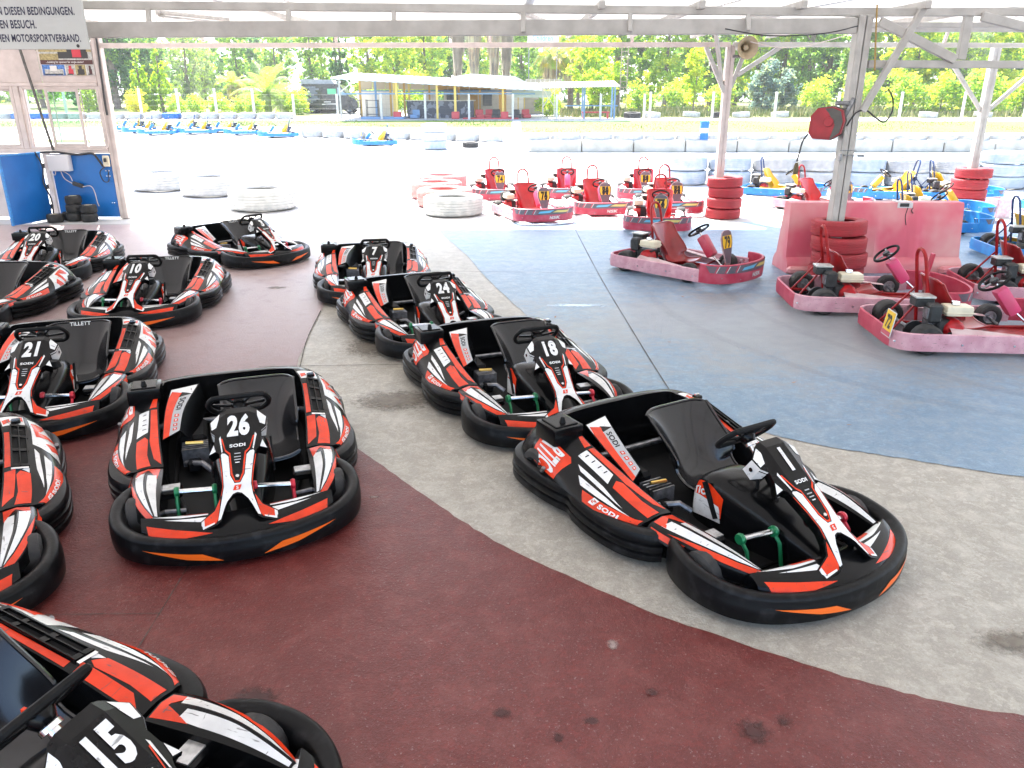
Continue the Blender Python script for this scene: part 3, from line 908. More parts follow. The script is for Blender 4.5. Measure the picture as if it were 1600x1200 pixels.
def make_rental(label, cat, ring_m, side_m, seat_m, bar_m, plate, col_m, simple=False, board=True):
    root = thing('rental_kart', label, cat)
    for sx in (1, -1):
        p = [(x * sx, y) for x, y in spline(RING, 30)]
        mb = MB()
        # the darker rear length and the paler side length, screwed end to end
        cut = 6
        a, b = p[:cut + 1], p[cut:]
        if sx < 0: a, b = a[::-1], b[::-1]
        band(b, .05, .205, .03, mb, side_m); band(a, .052, .203, .026, mb, ring_m if not simple else side_m)
        if not simple:
            for y in (-.9, -.35, .1, .5):
                mb.lathe([(.0001, .006), (.010, .005), (.011, 0)], CHR, 8, Matrix.Translation((sx * (.572 if y > -.6 else .47), y, .12)) @ Matrix.Rotation(sx * R(90), 4, 'Y'))
        mb.build('side_bumper', root, sharp=40)
    pf = [(x, y) for x, y in spline(FRONT, 20)]; pf = pf + [(-x, y) for x, y in pf[-2::-1]]
    fm = MB(); band(pf, .06, .285, .03, fm, ring_m)
    if not simple:
        FP = Patch(lambda u, v: (lambda q: (q[0] * 1.004, q[1] + .006, .06 + .225 * v))(pf[min(int(round(u * 40)), 40)]), 40, 4, 1)
        FP.poly(fm, [(.10, .60), (.06, .97), (.94, .97), (.90, .60), (.62, .54), (.38, .54)], GRYD, .003)
        for a in (.14, .22, .30, .70, .78, .86):
            FP.poly(fm, [(a, .60), (a + .012, .60), (a + .035, .95), (a + .02, .95)], ring_m, .0045)
            FP.poly(fm, [(a + .014, .60), (a + .019, .60), (a + .044, .95), (a + .037, .95)], SWHT, .0045)
        FP.poly(fm, [(.36, .66), (.50, .70), (.56, .90), (.38, .82)], CYAN, .005)
        FP.poly(fm, [(.54, .72), (.70, .68), (.74, .84), (.59, .88)], PYEL, .005)
        FP.text(fm, 'NSK', (.49, .20), (.066, 0), (.012, .32), SWHT, .0045, .04)
        for a, b in ((.2, .3), (.35, .15), (.65, .15), (.8, .3)):
            FP.raised(fm, [(a, b), (a + .008, b), (a + .008, b + .05), (a, b + .05)], .006, CHR)
    fm.build('front_fairing', root, sharp=40)
    fr = MB()
    for sx in (1, -1):
        fr.tube([(sx * .33, -.80, .09), (sx * .33, -.1, .075), (sx * .24, .35, .075), (sx * .22, .82, .09)], .016, bar_m, 7)
        fr.tube([(sx * .33, -.5, .085), (sx * .53, -.5, .12)], .012, bar_m, 6); fr.tube([(sx * .3, .15, .085), (sx * .54, .15, .12)], .012, bar_m, 6)
        fr.tube([(sx * .24, .36, .10), (sx * .46, .36, .12)], .014, STEEL, 6)
    fr.tube([(-.50, -.62, .135), (.50, -.62, .135)], .018, STEEL, 8)
    fr.box((.56, 1.0, .012), (0, .28, .062), KSEATRD if ring_m is KRED else EBLK)
    for sx in (1, -1):                                     # wire pedals
        fr.tube([(sx * .24 - .05, .72, .09), (sx * .24 - .05, .70, .24), (sx * .24 + .05, .70, .24), (sx * .24 + .05, .72, .09)], .008, CHR, 6)
    fr.build('chassis', root)
    for sx in (1, -1):
        kart_wheel(root, sx * .465, .37, .125, .12, ALU, 18); kart_wheel(root, sx * .46, -.62, .138, .17, ALU, 18)
    sp = [(.10, .16), (-.04, .12), (-.17, .09), (-.27, .11), (-.33, .18), (-.385, .30), (-.43, .43), (-.47, .57), (-.48, .61)]
    seat_mesh(-.05, seat_m, .20, .235, sp, 'seat', root, .15)
    bm_ = MB()
    pts = []
    for k in range(13):
        a = math.pi * k / 12
        pts.append((-.05 + .105 * math.cos(a), -.56 - .02 * math.sin(a), .76 + .11 * math.sin(a)))
    bm_.tube([(.10, -.44, .09), (.075, -.50, .45)] + pts + [(-.175, -.50, .45), (-.20, -.44, .09)], .017, bar_m, 8)
    bm_.tube([(.07, -.50, .5), (.12, -.80, .12)], .011, bar_m, 6); bm_.tube([(-.17, -.50, .5), (-.2, -.80, .12)], .011, bar_m, 6)
    bm_.build('roll_bar', root)
    # engine: block, cooling cover, tank with its cap, air box and muffler
    eo = MB()
    eo.box((.20, .22, .18), (.29, -.40, .21), EBLK, bev=.02)
    for k in range(5):
        eo.box((.15, .012, .13), (.27, -.56 + k * .024, .24), STEEL)
    eo.lathe([(.0001, .06), (.07, .055), (.095, .02), (.10, -.03), (.10, -.08)], ERED, 16, Matrix.Translation((.37, -.36, .21)) @ MX)
    eo.box((.03, .13, .06), (.43, -.36, .17), EBLK, bev=.01)
    eo.lathe([(.0001, .01), (.10, .01), (.10, -.012), (.0001, -.012)], EBLK, 18, Matrix.Translation((.19, -.62, .14)) @ MX)
    eng = eo.build('engine', root)
    tk = MB(); tk.box((.17, .24, .095), (.33, -.34, .385), CREAM, bev=.028, seg=2); tk.box((.18, .25, .012), (.33, -.34, .372), CREAM, bev=.005)
    tk.lathe([(.0001, .035), (.036, .033), (.040, .01), (.032, 0)], CHR, 14, Matrix.Translation((.33, -.36, .43))); tk.build('fuel_tank', eng)
    ab = MB(); ab.box((.13, .12, .17), (.35, -.55, .36), EBLK, bev=.018); ab.box((.10, .02, .10), (.35, -.615, .36), STEEL, bev=.006); ab.build('air_box', eng)
    mu = MB(); mu.box((.15, .17, .085), (.20, -.60, .43), EBLK, bev=.012); mu.box((.16, .18, .02), (.20, -.60, .48), MUF, bev=.004); mu.build('muffler', eng)
    # steering
    st = MB(); cen = Vector((-.05, .14, .575)); ax = Vector((0, -.62, .78)).normalized(); ex = Vector((1, 0, 0)); ey = ax.cross(ex).normalized()
    st.tube([cen + ex * (.145 * math.cos(2 * math.pi * k / 28)) + ey * (.135 * math.sin(2 * math.pi * k / 28)) for k in range(28)], .014, MATT, 7, closed=True)
    so = st.build('steering_wheel', root)
    s2 = MB()
    for a in (20, 160, 270):
        s2.tube([cen - ax * .01, cen + ex * .14 * math.cos(R(a)) + ey * .13 * math.sin(R(a))], .011, STEEL, 6)
    s2.lathe([(.0001, .02), (.035, .02), (.04, 0), (.02, -.03)], EBLK, 10, Matrix.Translation(cen) @ ax.to_track_quat('Z', 'Y').to_matrix().to_4x4()); s2.build('spokes', so)
    cm = MB()
    q = ax.to_track_quat('Z', 'Y').to_matrix().to_4x4()
    cm.box((.13, .12, .30), cen - ax * .24, col_m, rot=q.to_euler(), bev=.03, seg=2)
    cm.tube([cen, cen - ax * .12], .011, CHR, 8); cm.tube([(-.05, .30, .35), (-.05, .60, .10)], .012, CHR, 8)
    cm.build('steering_column', root)
    # number board
    if board:
        bd = MB()
        out = [(-.055, 0), (.055, 0), (.075, .09), (.125, .24), (.130, .33), (.10, .405), (.05, .43), (-.05, .43), (-.10, .405), (-.130, .33), (-.125, .24), (-.075, .09)]
        Mb = Matrix.Translation((-.05, .62, .20)) @ Matrix.Rotation(R(100), 4, 'X') @ Matrix.Rotation(math.pi, 4, 'Y')
        # board stands almost upright, its face to the front
        bd.prism(out, -.012, 0, PALE if ring_m is KRED else KBLU, Mb)
        inner = [(x * .93, y * .97 + .006) for x, y in out]
        bd.prism(inner, 0, .002, GRYD, Mb)
        yl = [(-.085, .20), (.085, .20), (.105, .27), (.100, .36), (-.100, .36), (-.105, .27)]
        bd.prism(yl, .002, .004, YEL, Mb)
        bd.tube([(-.05, .60, .24), (-.05, .52, .10)], .014, bar_m, 7)
        bo = bd.build('number_board', root, sharp=None)
        if plate:
            p, f, w = text2d(plate, .045)
            nm = MB()
            nm.add([Mb @ Vector(((a - w / 2) * .20 * .62, .21 + b * .20, .006)) for a, b in p], f, INK)
            nm.build('number', bo, sharp=None)
    # flat side covers
    for sx in (1, -1):
        pm = MB()
        def cov(u, v, sx=sx):
            y = -.42 + .70 * u; x0 = .36 - .03 * u; x1 = .50 - .0 * u
            z = .235 - .08 * u
            return (sx * (x0 + (x1 - x0) * v), y, z + .02 * math.sin(math.pi * v) - .03 * v)
        Q = Patch(cov, 8, 5, sx)
        Q.surface(pm, PALE if ring_m is KRED else KSEATY)
        pm.add([tuple(Q.g[i][5]) for i in range(9)] + [(p.x, p.y, p.z - .04) for p in (Q.g[i][5] for i in range(9))], [(i, i + 1, 10 + i, 9 + i) for i in range(8)], PALE if ring_m is KRED else KSEATY)
        if not simple and ring_m is KRED:
            if sx > 0: Q.text(pm, 'NSK', (.30, .75), (.10, 0), (0, -.5), SWHT, .004, .02)
            else: Q.text(pm, 'NSK', (.70, .75), (-.10, 0), (0, -.5), SWHT, .004, .02)
            Q.poly(pm, [(.03, .1), (.03, .4), (.25, .5), (.30, .2)], KRED, .002)
        pm.build('side_pod', root, sharp=40)
    return root

def put_number(k, txt):
    bo = [c for c in k.children if c.name.startswith('number_board')][0]
    Mb = Matrix.Translation((-.05, .62, .20)) @ Matrix.Rotation(R(100), 4, 'X') @ Matrix.Rotation(math.pi, 4, 'Y')
    p, f, w = text2d(txt, .045)
    nm = MB(); nm.add([Mb @ Vector(((a - w / 2) * .20 * .62, .21 + b * .20, .006)) for a, b in p], f, INK)
    nm.build('number', bo, sharp=None)
def place(k, x, y, hd, label, cat, group, z=0.0):
    k.location = (x, y, z); k.rotation_euler = (0, 0, -R(hd))
    return tag(k, label, cat, group)

GR = 'red rental karts parked by the tyres'
redA = make_rental('', 'go-kart', KRED, KPNK, KSEATR, BARR, '', PINK)
REDS = [('74', -.40, 18.7, 172, 'red rental kart with number 74, at the left end behind kart 75'),
        ('75', .36, 15.45, 160, 'red rental kart with number 75 beside the white tyre'),
        ('', 1.25, 18.9, 182, 'red rental kart without a number board, steering wheel showing, between karts 74 and 89'),
        ('80', 1.72, 16.35, 172, 'red rental kart with number 80 to the right of kart 75'),
        ('89', 3.05, 18.8, 186, 'red rental kart with number 89 at the back of the group'),
        ('82', 3.22, 16.5, 177, 'red rental kart with number 82, half hidden behind kart 77'),
        ('77', 2.63, 14.35, 189, 'red rental kart with number 77, nose at the edge of the shade'),
        ('4', 6.42, 16.5, 143, 'red rental kart behind the white post and the pink barrier')]
first = True
for num, x, y, hd, lab in REDS:
    k = redA if first else dup(redA, skip=('number_board',) if not num else ())
    first = False
    place(k, x, y, hd, lab, 'go-kart', GR)
    if num: put_number(k, num)
# the four in the shade on the right: duller red seats, number 72 carries its board at the tail
redB = make_rental('', 'go-kart', KRED, KPNK, KSEATRD, BARR, '79', KRED)
place(redB, 2.31, 10.31, 136, 'faded red rental kart number 79 standing alone on the blue floor', 'go-kart', GR)
redC = make_rental('', 'go-kart', KRED, KPNK, KSEATRD, BARR, '', PINK, board=False)
place(redC, 4.02, 8.58, 95, 'faded red rental kart with pink steering column in front of the red tyre stack', 'go-kart', GR)
redD = place(dup(redC), 4.42, 7.2, 94, 'faded red rental kart nearest on the right with a yellow 72 board at its tail', 'go-kart', GR)
redE = place(dup(redC), 6.25, 9.0, 98, 'faded red rental kart cut off by the right picture edge', 'go-kart', GR)
tb = MB()                                                  # tail board with 72
Mt = Matrix.Translation((.36, -.95, .14)) @ Matrix.Rotation(R(82), 4, 'X')
tb.prism([(-.10, 0), (.10, 0), (.10, .235), (-.10, .235)], -.006, .0, SWHT, Mt)
tb.prism([(-.092, .05), (.092, .05), (.092, .228), (-.092, .228)], 0, .002, YEL, Mt)
tb.prism([(-.092, .008), (.092, .008), (.092, .05), (-.092, .05)], 0, .002, KRED, Mt)
p, f, w = text2d('72', .045)
tb.add([Mt @ Vector(((a - w / 2) * .17 * .62, .08 + b * .16, .004)) for a, b in p], f, INK)
tb.build('tail_board', redD, sharp=None)
bf = MB()                                                  # upright tall red board at the front of the pink-column kart
bf.box((.10, .02, .34), (-.05, .62, .42), KRED, rot=(R(-8), 0, 0), bev=.008); bf.tube([(-.05, .62, .26), (-.05, .60, .10)], .014, CHR, 8)
bf.build('front_board', redC)

GB = 'blue rental karts by the white tyre wall'
bluA = make_rental('', 'go-kart', KBLU, KBLU, KSEATY, BARB, '', KSEATY, board=False)
for c in list(bluA.children):
    pass
BL = [(6.45, 19.0, 122, 'blue rental kart with a tall yellow seat facing the white tyre wall'),
      (8.75, 18.55, 272, 'blue rental kart side on against the white tyre wall, steering wheel raised'),
      (10.15, 18.3, 96, 'blue rental kart with a red engine behind the right hand red tyre stack'),
      (8.25, 15.4, 97, 'blue rental kart behind the pink barrier, blue roll bar above its top edge'),
      (11.5, 16.1, 92, 'blue rental kart with a black engine at the right picture edge by the tyres'),
      (7.35, 13.9, 95, 'blue rental kart mostly hidden behind the right end of the pink barrier'),
      (7.85, 11.35, 96, 'blue rental kart with yellow seat at the right edge, tail towards the barrier')]
for i, (x, y, hd, lab) in enumerate(BL):
    place(bluA if i == 0 else dup(bluA), x, y, hd, lab, 'go-kart', GB)
GF = 'blue karts lined up on the far track'
bluF = make_rental('', 'go-kart', KBLU, KBLU, KSEATY, BARB, '', KBLU, simple=True)
# ---------------------------------------------------------------- ground, floor and paint
ZG = [(-200, 0), (16, 0), (38, .30), (44, .50), (50, .98), (60, 1.15), (120, 1.9), (3000, 1.9)]
def zg(y):
    for (a, p), (b, q) in zip(ZG, ZG[1:]):
        if y <= b:
            return p + (q - p) * max(0, (y - a)) / (b - a)
    return ZG[-1][1]

def floor_mat(name, base, c_lo, c_hi, wear_col, wear, centre=None, rad=(3, 2), rough=.55, dust_glare=None, wear_scale=2.2, bump=.55, mottle=.0, veil=(.4, .4, .4)):
    """worn paint on concrete: noise-broken paint, worn through more inside an ellipse"""
    m = bpy.data.materials.new(name); m.use_nodes = True
    nt = m.node_tree; N = nt.nodes.new; Lk = nt.links.new
    b = nt.nodes['Principled BSDF']
    geo = N('ShaderNodeNewGeometry')
    def noise(scale, det=6, rough_=.6, dist=0.0):
        n = N('ShaderNodeTexNoise'); n.inputs['Scale'].default_value = scale; n.inputs['Detail'].default_value = det
        n.inputs['Roughness'].default_value = rough_; n.inputs['Distortion'].default_value = dist
        Lk(geo.outputs['Position'], n.inputs['Vector']); return n.outputs['Fac']
    def ramp(src, p0, p1, c0=(0, 0, 0, 1), c1=(1, 1, 1, 1)):
        r = N('ShaderNodeValToRGB'); r.color_ramp.elements[0].position = p0; r.color_ramp.elements[1].position = p1
        r.color_ramp.elements[0].color = c0; r.color_ramp.elements[1].color = c1
        Lk(src, r.inputs['Fac']); return r.outputs['Color']
    def mix(f, a, bb):
        x = N('ShaderNodeMix'); x.data_type = 'RGBA'
        if isinstance(f, float): x.inputs[0].default_value = f
        else: Lk(f, x.inputs[0])
        for k, v in ((6, a), (7, bb)):
            if isinstance(v, tuple): x.inputs[k].default_value = (*v, 1)
            else: Lk(v, x.inputs[k])
        return x.outputs[2]
    def math_(op, a, bb):
        x = N('ShaderNodeMath'); x.operation = op
        for k, v in enumerate((a, bb)):
            if isinstance(v, (int, float)): x.inputs[k].default_value = v
            else: Lk(v, x.inputs[k])
        return x.outputs[0]
    big = noise(.7, 5, .55, .4); mid = noise(4.5, 8, .65); fine = noise(38, 4, .7); grain = noise(85, 3, .7); patch = noise(13, 7, .75, .3)
    col = mix(ramp(big, .35, .65), c_lo, c_hi)
    col = mix(math_('MULTIPLY', ramp(mid, .45, .75), .35), col, base)
    # mottling, pale grit and dark specks
    col = mix(math_('MULTIPLY', ramp(patch, .50, .62), .50), col, tuple(min(1, c * 1.55 + .03) for c in c_hi))
    col = mix(math_('MULTIPLY', ramp(patch, .47, .36), .60), col, tuple(c * .55 for c in c_lo))
    p2 = noise(34, 6, .75, .2)
    col = mix(math_('MULTIPLY', ramp(p2, .52, .62), .35), col, tuple(min(1, c * 1.35 + .04) for c in c_hi))
    col = mix(math_('MULTIPLY', ramp(p2, .47, .38), .45), col, tuple(c * .5 for c in c_lo))
    d1 = noise(5.5, 12, .82, .5)
    col = mix(math_('MULTIPLY', ramp(d1, .47, .66), mottle), col, veil)
    # wear
    mp = N('ShaderNodeMapping'); mp.inputs['Scale'].default_value = (.35, 1.6, 1); mp.inputs['Rotation'].default_value = (0, 0, .25); Lk(geo.outputs['Position'], mp.inputs[0])
    sn = N('ShaderNodeTexNoise'); sn.inputs['Scale'].default_value = 2.4; sn.inputs['Detail'].default_value = 9; sn.inputs['Roughness'].default_value = .7; Lk(mp.outputs[0], sn.inputs['Vector'])
    wn_ = math_('ADD', math_('ADD', math_('MULTIPLY', noise(wear_scale, 9, .7, .6), .40), math_('MULTIPLY', sn.outputs['Fac'], .32)), math_('MULTIPLY', patch, .28))
    if centre is not None:
        sep = N('ShaderNodeSeparateXYZ'); Lk(geo.outputs['Position'], sep.inputs[0])
        dx = math_('DIVIDE', math_('SUBTRACT', sep.outputs[0], centre[0]), rad[0]); dy = math_('DIVIDE', math_('SUBTRACT', sep.outputs[1], centre[1]), rad[1])
        d = math_('SQRT', math_('ADD', math_('MULTIPLY', dx, dx), math_('MULTIPLY', dy, dy)), 0)
        wn_ = math_('ADD', wn_, math_('MULTIPLY', math_('SUBTRACT', 1.0, d), .20))
    col = mix(math_('MULTIPLY', ramp(wn_, .66 - wear, .74 - wear * .8), .85), col, wear_col)
    if dust_glare is not None:  # pale dust and glare from the bright opening, painted in by depth
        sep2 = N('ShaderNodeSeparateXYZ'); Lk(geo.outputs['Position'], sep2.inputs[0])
        g = N('ShaderNodeMapRange'); g.inputs[1].default_value = dust_glare[1]; g.inputs[2].default_value = dust_glare[2]; g.inputs[3].default_value = 0; g.inputs[4].default_value = dust_glare[3]
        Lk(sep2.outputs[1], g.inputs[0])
        col = mix(math_('MULTIPLY', g.outputs[0], ramp(mid, .05, .5)), col, dust_glare[0])
    col = mix(math_('MULTIPLY', ramp(grain, .62, .70), .55), col, (.52, .47, .44))
    col = mix(math_('MULTIPLY', ramp(fine, .30, .22), .45), col, tuple(c * .45 for c in c_lo))
    Lk(col, b.inputs['Base Color']); b.inputs['Specular IOR Level'].default_value = .42
    mr = N('ShaderNodeMapRange'); mr.inputs[3].default_value = rough - .16; mr.inputs[4].default_value = rough + .2
    Lk(mid, mr.inputs[0]); Lk(mr.outputs[0], b.inputs['Roughness'])
    h = math_('ADD', math_('MULTIPLY', p2, .9), math_('MULTIPLY', grain, .6))
    bp = N('ShaderNodeBump'); bp.inputs['Strength'].default_value = bump; bp.inputs['Distance'].default_value = .014
    Lk(h, bp.inputs['Height']); Lk(bp.outputs['Normal'], b.inputs['Normal'])
    return m

TRACK = mat('pale_asphalt', (0.42, 0.41, 0.395), 0.85, col2=(0.50, 0.49, 0.47), scale=.35, bump=.2, bscale=30)
ys = [-60, -20, 0, 10, 16, 20, 24, 28, 32, 36, 38, 41, 44, 46, 48, 50, 54, 60, 70, 90, 120, 200, 500, 1500, 2350]
xs = [-1700, -600, -200, -100, -60, -40, -20, 0, 20, 40, 60, 100, 200, 600, 850]
g = MB()
g.add([(x, y, zg(y) - .008) for y in ys for x in xs], [(j * len(xs) + i, j * len(xs) + i + 1, (j + 1) * len(xs) + i + 1, (j + 1) * len(xs) + i) for j in range(len(ys) - 1) for i in range(len(xs) - 1)], TRACK)
tag(g.build('ground', sharp=None), kind='structure')

def sheet(name, pts, z, m):
    mb = MB()
    mb.add([(x, y, z) for x, y in pts], [tuple(range(len(pts)))], m)
    return tag(mb.build(name, sharp=None), kind='structure')
CONC = floor_mat('worn_concrete', (.64, .60, .525), (.49, .445, .37), (.65, .615, .54), (.34, .295, .24), .09, rough=.45, wear_scale=1.6, mottle=.7, veil=(.73, .69, .61))
REDP = floor_mat('worn_red_paint', (.23, .034, .029), (.165, .022, .019), (.22, .031, .027), (.27, .08, .07), .02, rough=.36, mottle=.45, veil=(.36, .125, .105), dust_glare=((.60, .51, .49), 4.4, 9.5, 1.0))
BLUP = floor_mat('worn_blue_paint', (.28, .42, .55), (.18, .32, .47), (.32, .45, .57), (.36, .325, .28), .17, centre=(2.8, 7.7), rad=(3.4, 2.0), rough=.34, wear_scale=1.1, mottle=.6, veil=(.42, .45, .47))
sheet('concrete_floor', [(-14, -5), (14, -5), (14, 15.0), (-14, 14.4)], 0.0, CONC)
RE = [(-2.75, 14.55), (-2.5, 12), (-2.25, 9.76), (-2.10, 8.28), (-1.99, 7.26), (-1.86, 6.38), (-1.50, 5.45), (-1.113, 4.842), (-.812, 4.45), (-.362, 3.881), (0, 3.483), (.588, 2.998), (1.081, 2.691), (1.517, 2.464), (1.939, 2.329), (3, 2.06), (4.5, 1.85), (7, 1.75), (14, 1.7)]
BE = [(-1.45, 14.75), (-1.216, 13.5), (-.664, 11.476), (-.332, 9.951), (.203, 7.936), (.44, 7.05), (.705, 6.215), (.93, 5.77), (1.203, 5.422), (1.964, 4.842), (2.503, 4.59), (3.168, 4.317), (4.6, 4.0), (7, 3.75), (14, 3.6)]
def soften(pts, n):
    return spline(pts, n)
rng = random.Random(3)
def ragged(pts, a):
    return [(x + rng.uniform(-a, a), y + rng.uniform(-a, a)) for x, y in pts]
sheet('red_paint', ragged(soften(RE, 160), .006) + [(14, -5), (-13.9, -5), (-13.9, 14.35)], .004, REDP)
sheet('blue_paint', ragged(soften(BE, 160), .008) + [(13.95, 14.9)], .004, BLUP)
JNT = mat('joint_dirt', (.075, .068, .06), .9, var=.4, scale=20)
def joint(pts, w=.007):
    mb = MB()
    pp = spline(pts, 40)
    vs = []
    for i, p in enumerate(pp):
        a = pp[max(0, i - 1)]; b = pp[min(len(pp) - 1, i + 1)]
        t = Vector((b[0] - a[0], b[1] - a[1])).normalized()
        k = w * rng.uniform(.35, .8)
        vs += [(p[0] - t.y * k, p[1] + t.x * k, .008), (p[0] + t.y * k, p[1] - t.x * k, .008)]
    mb.add(vs, [(2 * i, 2 * i + 1, 2 * i + 3, 2 * i + 2) for i in range(len(pp) - 1)], JNT)
    return tag(mb.build('floor_joint', sharp=None), kind='structure')
joint([(1.12, 14.6), (1.15, 10.22), (1.21, 7.48), (1.25, 6.1), (1.3, 4.9)], .007)
joint([(-2.72, 10.5), (-.6, 10.35), (1.15, 10.22), (3.35, 9.76), (9, 9.3)])
joint([(-2.2, 6.40), (-1.0, 6.46), (.2, 6.5)])
joint([(-2.1, 8.3), (-1.99, 7.26), (-1.84, 6.38)])
joint([(-2.6, 2.93), (-1.60, 2.95)], .004); joint([(-1.585, 2.6), (-1.60, 3.0), (-1.63, 3.6)], .004)
joint([(2.6, 3.05), (2.9, 3.3), (3.2, 3.36), (3.6, 3.6)], .006)
joint([(-14, 14.38), (0, 14.68), (14, 14.98)], .012)
def stain_mat(name, c, c2, rough, edge=.30):
    """stain that frays out at its rim and lets the floor show through"""
    m = mat(name, c, rough, col2=c2, scale=24)
    nt = m.node_tree; N = nt.nodes.new; Lk = nt.links.new
    tc = N('ShaderNodeTexCoord'); vm = N('ShaderNodeVectorMath'); vm.operation = 'SUBTRACT'; vm.inputs[1].default_value = (.5, .5, .5)
    Lk(tc.outputs['Generated'], vm.inputs[0]); sx = N('ShaderNodeSeparateXYZ'); Lk(vm.outputs[0], sx.inputs[0])
    cx = N('ShaderNodeCombineXYZ'); Lk(sx.outputs[0], cx.inputs[0]); Lk(sx.outputs[1], cx.inputs[1])
    ln = N('ShaderNodeVectorMath'); ln.operation = 'LENGTH'; Lk(cx.outputs[0], ln.inputs[0])
    geo = N('ShaderNodeNewGeometry'); n1 = N('ShaderNodeTexNoise'); n1.inputs['Scale'].default_value = 26; n1.inputs['Detail'].default_value = 8; n1.inputs['Roughness'].default_value = .72
    Lk(geo.outputs['Position'], n1.inputs['Vector'])
    ad = N('ShaderNodeMath'); ad.operation = 'MULTIPLY_ADD'; ad.inputs[1].default_value = .75; Lk(n1.outputs['Fac'], ad.inputs[0]); Lk(ln.outputs['Value'], ad.inputs[2])
    mr = N('ShaderNodeMapRange'); mr.inputs[1].default_value = .50; mr.inputs[2].default_value = .74; mr.inputs[3].default_value = .85; mr.inputs[4].default_value = 0
    Lk(ad.outputs[0], mr.inputs[0])
    tr_ = N('ShaderNodeBsdfTransparent'); mx = N('ShaderNodeMixShader'); Lk(mr.outputs[0], mx.inputs[0]); Lk(tr_.outputs[0], mx.inputs[1]); Lk(nt.nodes['Principled BSDF'].outputs[0], mx.inputs[2])
    Lk(mx.outputs[0], nt.nodes['Material Output'].inputs[0])
    return m
def blot(name, cx, cy, rx, ry, m, z=.0095, seed=1):
    mb = MB(); mb.add([(cx - rx * 1.6, cy - ry * 1.6, z), (cx + rx * 1.6, cy - ry * 1.6, z), (cx + rx * 1.6, cy + ry * 1.6, z), (cx - rx * 1.6, cy + ry * 1.6, z)], [(0, 1, 2, 3)], m)
    return tag(mb.build(name, sharp=None), kind='structure')
OIL = stain_mat('oil_stain', (.050, .006, .006), (.040, .005, .005), .45)
DUSTY = stain_mat('bare_patch', (.34, .27, .24), (.25, .18, .16), .7)
PUD = stain_mat('pale_blue_patch', (.40, .52, .62), (.34, .46, .56), .3)
DRK = stain_mat('dirt_patch', (.13, .105, .08), (.19, .165, .13), .6)
for i, (x, y, a, b, m) in enumerate([(.893, 2.25, .055, .06, OIL), (-1.0, 2.43, .10, .05, OIL), (-.04, 2.345, .035, .03, OIL), (.17, 2.22, .02, .025, OIL), (-.86, 2.30, .05, .03, OIL),
                                     (.432, 2.735, .022, .035, DUSTY), (-.806, 4.046, .03, .012, DUSTY), (.721, 8.528, .29, .07, PUD), (1.732, 4.42, .10, .05, DRK), (2.9, 3.0, .22, .12, DRK), (-2.9, 9.4, .12, .06, DRK), (1.25, 3.0, .16, .06, DRK), (2.2, 2.75, .2, .08, DRK), (-.9, 5.6, .3, .2, DRK), (-1.3, 7.0, .25, .3, DRK), (.3, 2.3, .03, .02, OIL), (.55, 2.45, .025, .02, OIL), (1.02, 2.3, .025, .03, OIL)]):
    blot('floor_stain', x, y, a, b, m, z=.0060 + .00015 * i)
RUBM = stain_mat('tyre_mark', (.06, .055, .05), (.09, .08, .075), .6)
for _n in [n for n in RUBM.node_tree.nodes if n.type == 'MAP_RANGE']: _n.inputs[3].default_value = .10; _n.inputs[1].default_value = .66; _n.inputs[2].default_value = 1.0
def tyre_mark(pts, w=.055):
    pp = spline(pts, 40); vs = []
    for i, p in enumerate(pp):
        a = pp[max(0, i - 1)]; b = pp[min(len(pp) - 1, i + 1)]; t = Vector((b[0] - a[0], b[1] - a[1])).normalized()
        vs += [(p[0] - t.y * w, p[1] + t.x * w, .0056), (p[0] + t.y * w, p[1] - t.x * w, .0056)]
    mb = MB(); mb.add(vs, [(2 * i, 2 * i + 1, 2 * i + 3, 2 * i + 2) for i in range(len(pp) - 1)], RUBM)
    return tag(mb.build('tyre_mark', sharp=None), kind='structure')
for d in (0, .95):
    tyre_mark([(1.9 + d, 13.2), (1.6 + d, 10.0), (1.9 + d, 7.6), (3.2 + d, 5.6), (5.6, 4.6 + d)])
# a few fallen leaves and bits of litter
LEAFD = mat('dry_leaf', (.32, .17, .08), .8)
for i, (x, y) in enumerate([(2.307, 5.98), (.46, 8.0), (2.0, 8.9), (1.5, 7.1), (2.4, 5.1)]):
    mb = MB(); s = .022
    mb.add([(-s, 0, .012), (0, -s * .5, .016), (s * 1.2, 0, .022), (0, s * .6, .014)], [(0, 1, 2), (0, 2, 3)], LEAFD)
    o = mb.build('dry_leaf', sharp=None, loc=(x, y, 0)); o.rotation_euler = (0, 0, i * 1.3)
    tag(o, ['small dry leaf on the worn blue paint above kart 1', 'small dry leaf on the blue floor right of kart 18', 'small dry leaf on the blue floor in front of kart 79', 'small dry leaf beside the long floor joint', 'small dry leaf near the blue paint edge behind kart 1'][i], 'leaf', 'dry leaves on the floor')

# grass beyond the track
GRS = mat('grass_green', (.10, .17, .02), .9, col2=(.15, .21, .03), scale=1.5)
GRS2 = mat('meadow_green', (.12, .15, .035), .9, col2=(.19, .19, .06), scale=.9)
def strip(name, x0, x1, y0, y1, m, n=24, wob=.4):
    mb = MB(); vs = []
    for i in range(n + 1):
        x = x0 + (x1 - x0) * i / n
        for k in range(5):
            y = y0 + (y1 - y0) * k / 4 + (rng.uniform(-wob, wob) if k in (0, 4) else 0)
            vs.append((x, y, zg(y) + .012))
    mb.add(vs, [(i * 5 + k, (i + 1) * 5 + k, (i + 1) * 5 + k + 1, i * 5 + k + 1) for i in range(n) for k in range(4)], m)
    return tag(mb.build(name, sharp=None), kind='structure')
strip('grass_verge', -60, 0, 46.0, 49.2, GRS)
strip('grass_verge', -40, -9.5, 37.2, 38.6, GRS, wob=.15)
strip('grass_verge', 0.5, 60, 43.2, 49.0, GRS)
strip('meadow', 4, 90, 52, 120, GRS2)
strip('meadow', -90, -13, 53, 120, GRS2)
